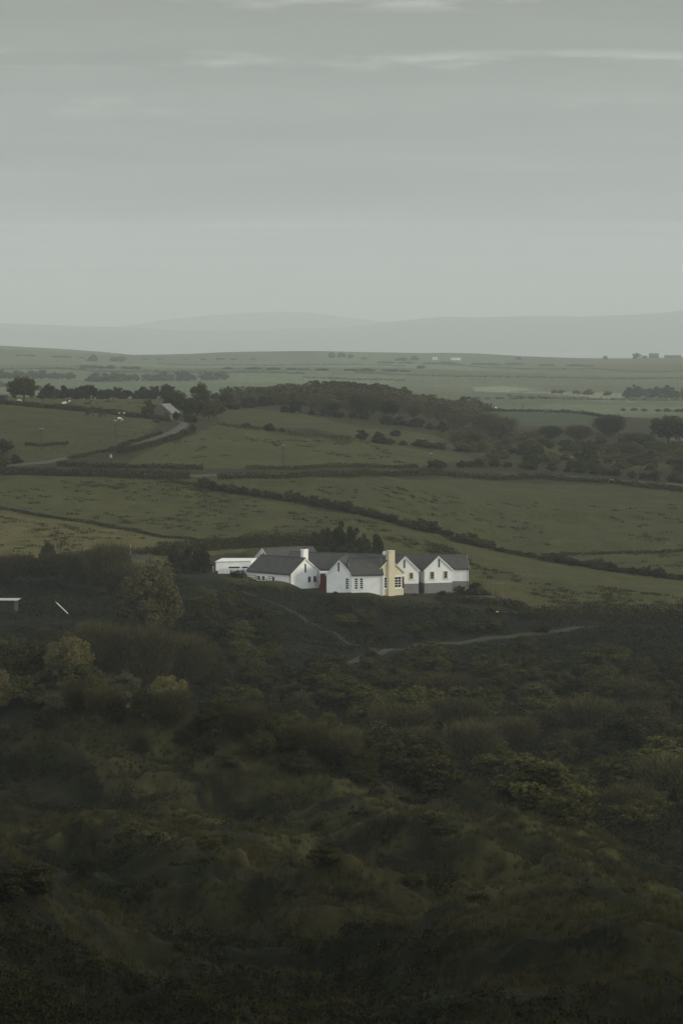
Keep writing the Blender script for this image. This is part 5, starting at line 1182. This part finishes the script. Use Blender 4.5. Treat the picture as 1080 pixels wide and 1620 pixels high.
def clumps(name, mat, label, n, y0, y1, keep, per, rad, hgt, leaf=None, w=.03, cat='heather', lean=.4):
    """cushions of heather (leaf cards over a dome) or tussocks (blades fanning from one root)"""
    def mk(X, Y):
        k = keep(X, Y) > RNG.uniform(0, 1, len(X)); return np.stack([X[k], Y[k]], 1)
    cen = zone_world(name, n, y0, y1, mk); m_ = len(cen); r = rad * RNG.uniform(.45, 1.5, m_); i = np.repeat(np.arange(m_), per); q = len(i)
    if leaf:
        d = RNG.normal(size=(q, 3)); d /= np.linalg.norm(d, axis=1, keepdims=True); d[:, 2] = np.abs(d[:, 2]); rr = r[i] * RNG.uniform(.7, 1.05, q)
        X = cen[i, 0] + d[:, 0] * rr * 1.25; Y = cen[i, 1] + d[:, 1] * rr; c = np.stack([X, Y, ground(cen[i, 0], cen[i, 1]) - .06 + d[:, 2] * rr * hgt], 1); v, f = cards(c, leaf, nrm=d, loose=.5); o = link(bpy.data.objects.new(name, mesh_np(name, v, f, mat=mat)))
    else:
        a = RNG.uniform(0, 6.28, q); s = r[i] * RNG.uniform(0, .5, q); X = cen[i, 0] + np.cos(a) * s; Y = cen[i, 1] + np.sin(a) * s; g = ground(X, Y); h = hgt * RNG.uniform(.5, 1.25, q) * (r[i] / rad) ** .5; tx = X + np.cos(a) * h * lean * RNG.uniform(.2, 1.6, q) + .12 * h; ty = Y + np.sin(a) * h * lean
        a2 = RNG.uniform(0, 6.28, q); v = np.stack([np.stack([X - np.cos(a2) * w, Y - np.sin(a2) * w, g - .05], 1), np.stack([X + np.cos(a2) * w, Y + np.sin(a2) * w, g - .05], 1), np.stack([tx, ty, g + h], 1)], 1).reshape(-1, 3)
        o = link(bpy.data.objects.new(name, mesh_np(name, v, tris=np.arange(len(v)).reshape(-1, 3), mat=mat)))
    return tag(o, label, cat, kind='stuff')
HK = lambda X, Y: grid_lookup(FOREG, X, Y) * np.clip(1.7 * (vnoise(X / 7, Y / 5, 151) - .42) + .16 + .35 * smooth(190, 130, Y) - 1.5 * grid_lookup(LIT_CREST, X, Y), 0, 1)  # dark cover cleared from crests and thickened nearby, standing in for shade
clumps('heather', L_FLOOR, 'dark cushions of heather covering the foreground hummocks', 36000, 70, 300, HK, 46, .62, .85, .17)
clumps('tussock_grass', L_GRASS, 'wiry olive grass tussocks over the foreground slope', 80000, 62, 300, lambda X, Y: grid_lookup(FOREG, X, Y) * np.clip(.10 + 1.3 * (vnoise(X / 4.3, Y / 3.1, 161) - .38) + .55 * grid_lookup(LIT_CREST, X, Y), 0, 1), 20, .34, .42, None, .022, 'grass')
grass_blades('foreground_turf', L_GRASS, 'short rough turf over the foreground slope', 400000, 62, 300, .20, .022, lambda X, Y: grid_lookup(FOREG, X, Y) * np.clip(.12 + 1.2 * (vnoise(X / 4.3, Y / 3.1, 163) - .4), 0, 1), .6)
scatter([(-10, 1040), (160, 1045), (210, 1130), (-10, 1135)], 20, 3.8, 6.0, ['green', 'scrub', 'scrub', 'wood'], 'rounded olive bush on the lower left slope', 'rounded bushes on the lower left slope', 'round_bush', 260, 420, .35)
scatter([(330, 1065), (490, 1085), (500, 1190), (340, 1150)], 18, 3.6, 6.0, ['green', 'scrub', 'dark', 'wood'], 'rounded bush in the gully below the left end of the track', 'rounded bushes in the gully', 'round_bush', 260, 440, .35)
# rushes in the meadows: dark clumps
def rushes(name, label, polys):
    V = []
    for poly, ncl, lo, hi in polys:
        P = [at(x, y, lo, hi) for x, y in poly]; wx = [(p.x, p.y) for p in P]; x0, x1 = min(p[0] for p in wx), max(p[0] for p in wx); y0, y1 = min(p[1] for p in wx), max(p[1] for p in wx)
        x = RNG.uniform(x0, x1, ncl * 8); y = RNG.uniform(y0, y1, ncl * 8); k = inpoly(x, y, wx) & (vnoise(x / 16, y / 16, 171) ** 2 * 1.5 > RNG.uniform(0, 1, len(x))); x, y = x[k][:ncl], y[k][:ncl]
        for a, b in zip(x, y):
            m_ = 26; r = RNG.uniform(.25, 1.1); X = a + RNG.normal(0, r, m_); Y = b + RNG.normal(0, r * .55, m_); g = ground(X, Y); h = RNG.uniform(.2, .55, m_); an = RNG.uniform(0, 6.28, m_); w_ = .10
            V.append(np.stack([np.stack([X - np.cos(an) * w_, Y - np.sin(an) * w_, g - .05], 1), np.stack([X + np.cos(an) * w_, Y + np.sin(an) * w_, g - .05], 1), np.stack([X + RNG.normal(0, .15, m_), Y + RNG.normal(0, .15, m_), g + h], 1)], 1).reshape(-1, 3))
    v = np.concatenate(V); o = link(bpy.data.objects.new(name, mesh_np(name, v, tris=np.arange(len(v)).reshape(-1, 3), mat=L_HEDGE))); return tag(o, label, 'rushes', kind='stuff')
rushes('rush_clumps', 'dark rush clumps dotted over the meadows', [
    ([(-20, 760), (280, 765), (560, 825), (480, 850), (390, 852), (150, 822), (-20, 795)], 230, 520, 700), ([(-20, 815), (150, 838), (380, 868), (-20, 880)], 90, 500, 640), ([(740, 890), (900, 920), (1090, 950), (1090, 965), (900, 962), (760, 915)], 170, 470, 620),
    ([(430, 765), (1080, 785), (1080, 900), (900, 885), (700, 835)], 150, 520, 780), ([(300, 690), (600, 702), (640, 735), (200, 735)], 90, 600, 860), ([(70, 638), (240, 650), (240, 632), (70, 630)], 20, 700, 960), ([(560, 820), (700, 860), (760, 900), (620, 860)], 120, 500, 700)])

def world_zone_cards(name, mat, label, poly, lo, hi, n, lump, leaf, wave, seed, cat='scrub', thin=0.0):
    """a continuous canopy over one area, too dense to count"""
    P = [at(x, y, lo, hi) for x, y in poly]; wx = [(p.x, p.y) for p in P]; x0, x1 = min(p[0] for p in wx), max(p[0] for p in wx); y0, y1 = min(p[1] for p in wx), max(p[1] for p in wx)
    x = RNG.uniform(x0, x1, n * 5); y = RNG.uniform(y0, y1, n * 5); k = inpoly(x + 6 * fbm(x / 25, y / 25, seed), y, wx) & (vnoise(x / 22, y / 34, seed + 40) > thin); x, y = x[k][:n], y[k][:n]
    e = wave * .2; f_ = lambda a, b: lump * np.clip(1.05 - 1.7 * np.abs(fbm(a / wave, b / wave, seed, 3)), .1, 1) * (.55 + .9 * vnoise(a / 40, b / 40, seed + 9))
    h = f_(x, y); nr = np.stack([-(f_(x + e, y) - h) / e, -(f_(x, y + e) - h) / e, np.ones(len(x))], 1); nr /= np.linalg.norm(nr, axis=1, keepdims=True)
    c = np.stack([x, y, ground(x, y) + h * RNG.uniform(.5, 1.02, len(x))], 1); v, q = cards(c, leaf, nrm=nr, loose=.5)
    return tag(link(bpy.data.objects.new(name, mesh_np(name, v, q, mat=mat))), label, cat, kind='stuff')
world_zone_cards('knoll_wood', L_WOOD, 'continuous low scrub wood covering the central knoll', [(345, 628), (420, 618), (500, 610), (570, 607), (660, 614), (740, 626), (780, 642), (740, 655), (640, 652), (520, 646), (420, 640)], 860, 1420, 60000, 3.4, 1.0, 10, 301, thin=.22)
world_zone_cards('gorse_cover', L_WOOD, 'continuous gorse and bramble on the rough ground at right', [(690, 690), (760, 678), (850, 684), (960, 690), (1090, 698), (1150, 740), (1120, 768), (960, 752), (850, 742), (740, 736)], 640, 1150, 36000, 1.3, .6, 8, 305, thin=.46)
for i_, (pts, lab) in enumerate((([(-40, 583), (150, 588), (330, 590), (480, 592)], 'long faint hedge line across the far left plain'), ([(250, 576), (420, 579), (640, 580)], 'thin faint hedge under the far central ridge'), ([(560, 590), (700, 596), (860, 598), (1120, 600)], 'long faint hedge line across the far right plain'),
        ([(660, 578), (820, 584), (960, 586), (1120, 588)], 'thin faint hedge under the far right ridge'), ([(800, 628), (900, 632), (1000, 634), (1120, 634)], 'dark hedge in front of the pale far strips'), ([(480, 598), (560, 601), (640, 603)], 'short faint hedge behind the wooded knoll'))):
    hedge(pts, 1.9, 4, L_WOOD, lab, 'hedge', 1.0, 2.2, 1400, 5200)

# ------------------------------------------------------------------ sea, far mountains
M_SEA = plain_mat('grey_sea', (.05, .06, .065), .25, .15, .002)
v = [(-30000, 5200, .0), (30000, 5200, .0), (30000, 42000, .0), (-30000, 42000, .0)]
o = link(bpy.data.objects.new('sea', mesh_np('sea', v, [(0, 1, 2, 3)], mat=M_SEA))); tag(o, kind='structure')
def mountains(name, prof, D, deep, seed, mat):
    nx, ny = 420, 30; xs = np.linspace(-900, 2000, nx); top = np.interp(xs, [p[0] for p in prof], [p[1] for p in prof])
    V = []
    for j in range(ny):
        f = j / (ny - 1); prof_h = math.sin(math.pi * min(1, f * 1.0)) ** .9; Dj = D + deep * (f - .5)
        X = (xs - 540) / F * D * (1 + .0 * f); Ht = (HZ - top) / F * D + CZ
        rough = 1 + .10 * fbm(X / 1500, X * 0 + f * 4, seed, 4) * (1 if j != ny // 2 else .4) + .02 * fbm(X / 350, X * 0 + f * 9, seed + 3, 3)
        V.append(np.stack([X, np.full(nx, Dj), np.maximum(Ht * prof_h * rough, -5) - 4 * (prof_h < .05)], 1))
    V = np.array(V).reshape(-1, 3); i_ = np.arange(nx * ny).reshape(ny, nx)
    q = np.stack([i_[:-1, :-1], i_[:-1, 1:], i_[1:, 1:], i_[1:, :-1]], -1).reshape(-1, 4)
    o = link(bpy.data.objects.new(name, mesh_np(name, V, q, mat=mat, smooth=True))); tag(o, kind='structure')
M_MT = plain_mat('moorland', (.05, .052, .035), .95, .4, .002)
mountains('far_hills', [(-900, 515), (0, 511), (120, 515), (230, 519), (300, 522), (360, 525), (450, 522), (560, 519), (640, 509), (700, 502), (780, 501), (850, 499.5), (920, 500), (1000, 498), (1080, 494), (1400, 488), (2000, 500)], 19500, 4000, 5, M_MT)
mountains('far_mountains', [(-900, 530), (150, 522), (250, 509), (330, 500), (390, 496), (440, 494), (490, 495), (540, 502), (620, 512), (760, 520), (1100, 530), (2000, 540)], 24500, 4000, 9, M_MT)

# ------------------------------------------------------------------ haze: one even box of air round everything
HAZE = 1.1e-4
mb = MB(); mb.box((-26000, -2500, -12), (52000, 0, 0), (0, 40000, 0), (0, 0, 720))
m = bpy.data.materials.new('haze'); m.use_nodes = True; nt = m.node_tree; nt.nodes.clear()
out = nt.nodes.new('ShaderNodeOutputMaterial'); pv = nt.nodes.new('ShaderNodeVolumePrincipled')
pv.inputs['Color'].default_value = (.84, .92, .945, 1); pv.inputs['Density'].default_value = HAZE; pv.inputs['Anisotropy'].default_value = .0; pv.inputs['Density Attribute'].default_value = ''
nt.links.new(pv.outputs[0], out.inputs['Volume'])
hz = mb.build('haze', m); tag(hz, kind='stuff')

# ------------------------------------------------------------------ sky, sun, camera
SUN_AZ, SUN_EL = R(94), R(17)      # clockwise from +Y: low, from the right and beyond the scene
w = bpy.data.worlds.new('World'); S.world = w; w.use_nodes = True; nt = w.node_tree; nt.nodes.clear()
out = nt.nodes.new('ShaderNodeOutputWorld'); bg = nt.nodes.new('ShaderNodeBackground'); nt.links.new(bg.outputs[0], out.inputs[0])
sky = nt.nodes.new('ShaderNodeTexSky'); sky.sky_type = 'NISHITA'; sky.sun_disc = False; sky.sun_elevation = SUN_EL; sky.sun_rotation = SUN_AZ; sky.air_density = 1.5; sky.dust_density = 3
tc = nt.nodes.new('ShaderNodeTexCoord'); sp = nt.nodes.new('ShaderNodeSeparateXYZ'); nt.links.new(tc.outputs['Generated'], sp.inputs[0])
def M(op, a, b=None, clamp=False):
    n = nt.nodes.new('ShaderNodeMath'); n.operation = op; n.use_clamp = clamp
    for i, v_ in enumerate((a, b)):
        if v_ is None: continue
        if isinstance(v_, (int, float)): n.inputs[i].default_value = v_
        else: nt.links.new(v_, n.inputs[i])
    return n.outputs[0]
zc = M('MAXIMUM', sp.outputs[2], .0); inv = M('DIVIDE', 1.0, M('ADD', zc, .018))
cb = nt.nodes.new('ShaderNodeCombineXYZ'); nt.links.new(M('MULTIPLY', sp.outputs[0], inv), cb.inputs[0]); nt.links.new(M('MULTIPLY', sp.outputs[1], inv), cb.inputs[1])
def noise(vec, scale, det, ro, sx=1, sy=1, off=(0, 0, 0)):
    mp = nt.nodes.new('ShaderNodeMapping'); mp.inputs['Scale'].default_value = (sx, sy, 1); mp.inputs['Location'].default_value = off; nt.links.new(vec, mp.inputs[0])
    n = nt.nodes.new('ShaderNodeTexNoise'); n.inputs['Scale'].default_value = scale; n.inputs['Detail'].default_value = det; n.inputs['Roughness'].default_value = ro; nt.links.new(mp.outputs[0], n.inputs['Vector']); return n.outputs[0]
nA = noise(cb.outputs[0], .55, 6, .62, .6, 1.0, (3.1, 1.2, 0)); nB = noise(cb.outputs[0], 1.3, 7, .6, .42, 1.15, (7.7, 4.4, 0)); nC = noise(cb.outputs[0], .25, 3, .5, .5, 1.0, (1.0, 9.0, 0))
edge = M('ADD', zc, M('MULTIPLY', M('SUBTRACT', nC, .5), .0034))
deck = nt.nodes.new('ShaderNodeMapRange'); deck.interpolation_type = 'SMOOTHSTEP'; deck.inputs['From Min'].default_value = .0466; deck.inputs['From Max'].default_value = .0500; nt.links.new(edge, deck.inputs[0])
r1 = ramp(nt, [(.0, (5.0, 5.35, 5.75)), (.046, (4.4, 4.7, 4.95)), (.13, (3.2, 3.4, 3.2)), (.22, (4.2, 4.3, 4.1)), (.5, (6.0, 6.2, 6.1)), (1.0, (7.4, 7.6, 7.5))]); nt.links.new(zc, r1.inputs[0])
r2 = ramp(nt, [(.0, (3.4, 3.7, 3.8)), (.05, (3.3, 3.58, 3.65)), (.10, (2.9, 3.1, 3.0)), (.135, (2.32, 2.44, 2.25)), (.22, (4.2, 4.3, 4.1)), (.5, (6.0, 6.2, 6.1)), (1.0, (7.4, 7.6, 7.5))]); nt.links.new(zc, r2.inputs[0])
base = mixc(nt, deck.outputs[0], r1.outputs[0], r2.outputs[0])
soft = ramp(nt, [(.36, (.86, .867, .875)), (.64, (1.13, 1.123, 1.11))]); nt.links.new(nA, soft.inputs[0]); base = mixc(nt, 1.0, base, soft.outputs[0], 'MULTIPLY')
# torn bright streaks low under the cloud deck, lying in thin layers
dirv = nt.nodes.new('ShaderNodeCombineXYZ'); nt.links.new(sp.outputs[0], dirv.inputs[0]); nt.links.new(sp.outputs[2], dirv.inputs[1])
def layer(el, half, thr, amp, sx, sy, off):
    n = noise(dirv.outputs[0], 1.0, 6, .62, sx, sy, off); rr = ramp(nt, [(thr, (0, 0, 0)), (thr + .17, (1, 1, 1))]); nt.links.new(n, rr.inputs[0])
    d = M('DIVIDE', M('ABSOLUTE', M('SUBTRACT', zc, el)), half); b = M('SUBTRACT', 1.0, M('MULTIPLY', d, d), True)
    return M('MULTIPLY', M('MULTIPLY', rr.outputs[0], b), amp)
tot = None
for a_ in ((.1115, .0045, .48, 2.3, 13, 110, (2.3, 0, 0)), (.1335, .004, .50, 2.0, 15, 100, (5.1, 1, 0)), (.0925, .0065, .53, 1.1, 21, 85, (.4, 2, 0)), (.0745, .012, .55, .28, 12, 80, (8.4, 3, 0)), (.124, .012, .58, .6, 13, 90, (1.4, 6, 0)), (.0485, .0030, .45, .25, 9, 160, (3.4, 5, 0)), (.035, .010, .55, .22, 9, 90, (3.9, 7, 0)), (.102, .02, .55, .30, 9, 70, (9.9, 7, 0))):
    l = layer(*a_); tot = l if tot is None else M('ADD', tot, l)
cb2 = nt.nodes.new('ShaderNodeCombineXYZ')
for i, k in enumerate((1.0, 1.0, .92)): nt.links.new(M('MULTIPLY', tot, k), cb2.inputs[i])
base = mixc(nt, 1.0, base, cb2.outputs[0], 'ADD')
# extra sky brightness added behind the camera to light the house walls
bk = nt.nodes.new('ShaderNodeMapRange'); bk.interpolation_type = 'SMOOTHSTEP'; bk.inputs['From Min'].default_value = .1; bk.inputs['From Max'].default_value = .9; bk.inputs['To Max'].default_value = .9; nt.links.new(M('MULTIPLY', sp.outputs[1], -1.0), bk.inputs[0])
cb3 = nt.nodes.new('ShaderNodeCombineXYZ')
for i in range(3): nt.links.new(M('ADD', bk.outputs[0], 1.0), cb3.inputs[i])
base = mixc(nt, 1.0, base, cb3.outputs[0], 'MULTIPLY')
fin = mixc(nt, .93, sky.outputs[0], base); nt.links.new(fin, bg.inputs[0]); bg.inputs[1].default_value = .10
sl = bpy.data.lights.new('sun', 'SUN'); sl.energy = 2.6; sl.angle = R(11); sl.color = (1, .90, .70); so = link(bpy.data.objects.new('sun', sl))
sd_ = Vector((math.cos(SUN_EL) * math.sin(SUN_AZ), math.cos(SUN_EL) * math.cos(SUN_AZ), math.sin(SUN_EL))); so.rotation_euler = sd_.to_track_quat('Z', 'Y').to_euler(); so.location = sd_ * 300
cam = bpy.data.cameras.new('camera'); co = link(bpy.data.objects.new('camera', cam)); S.camera = co
co.location = (0, 0, CZ); co.rotation_euler = (R(90), 0, 0); cam.sensor_fit = 'VERTICAL'; cam.sensor_height = 24; cam.lens = 24 * F / 1620; cam.shift_y = -(810 - HZ) / 1620
cam.clip_start = .5; cam.clip_end = 80000
S.render.engine = 'CYCLES'
S.view_settings.view_transform = 'Standard'; S.view_settings.look = 'None'; S.view_settings.exposure = 0.0; S.view_settings.gamma = 1
S.cycles.use_denoising = True
try:
    S.cycles.denoiser = 'OPENIMAGEDENOISE'; S.cycles.denoising_input_passes = 'RGB_ALBEDO_NORMAL'
except Exception: pass
S.cycles.max_bounces = 6; S.cycles.diffuse_bounces = 3; S.cycles.volume_bounces = 1; S.cycles.transparent_max_bounces = 8
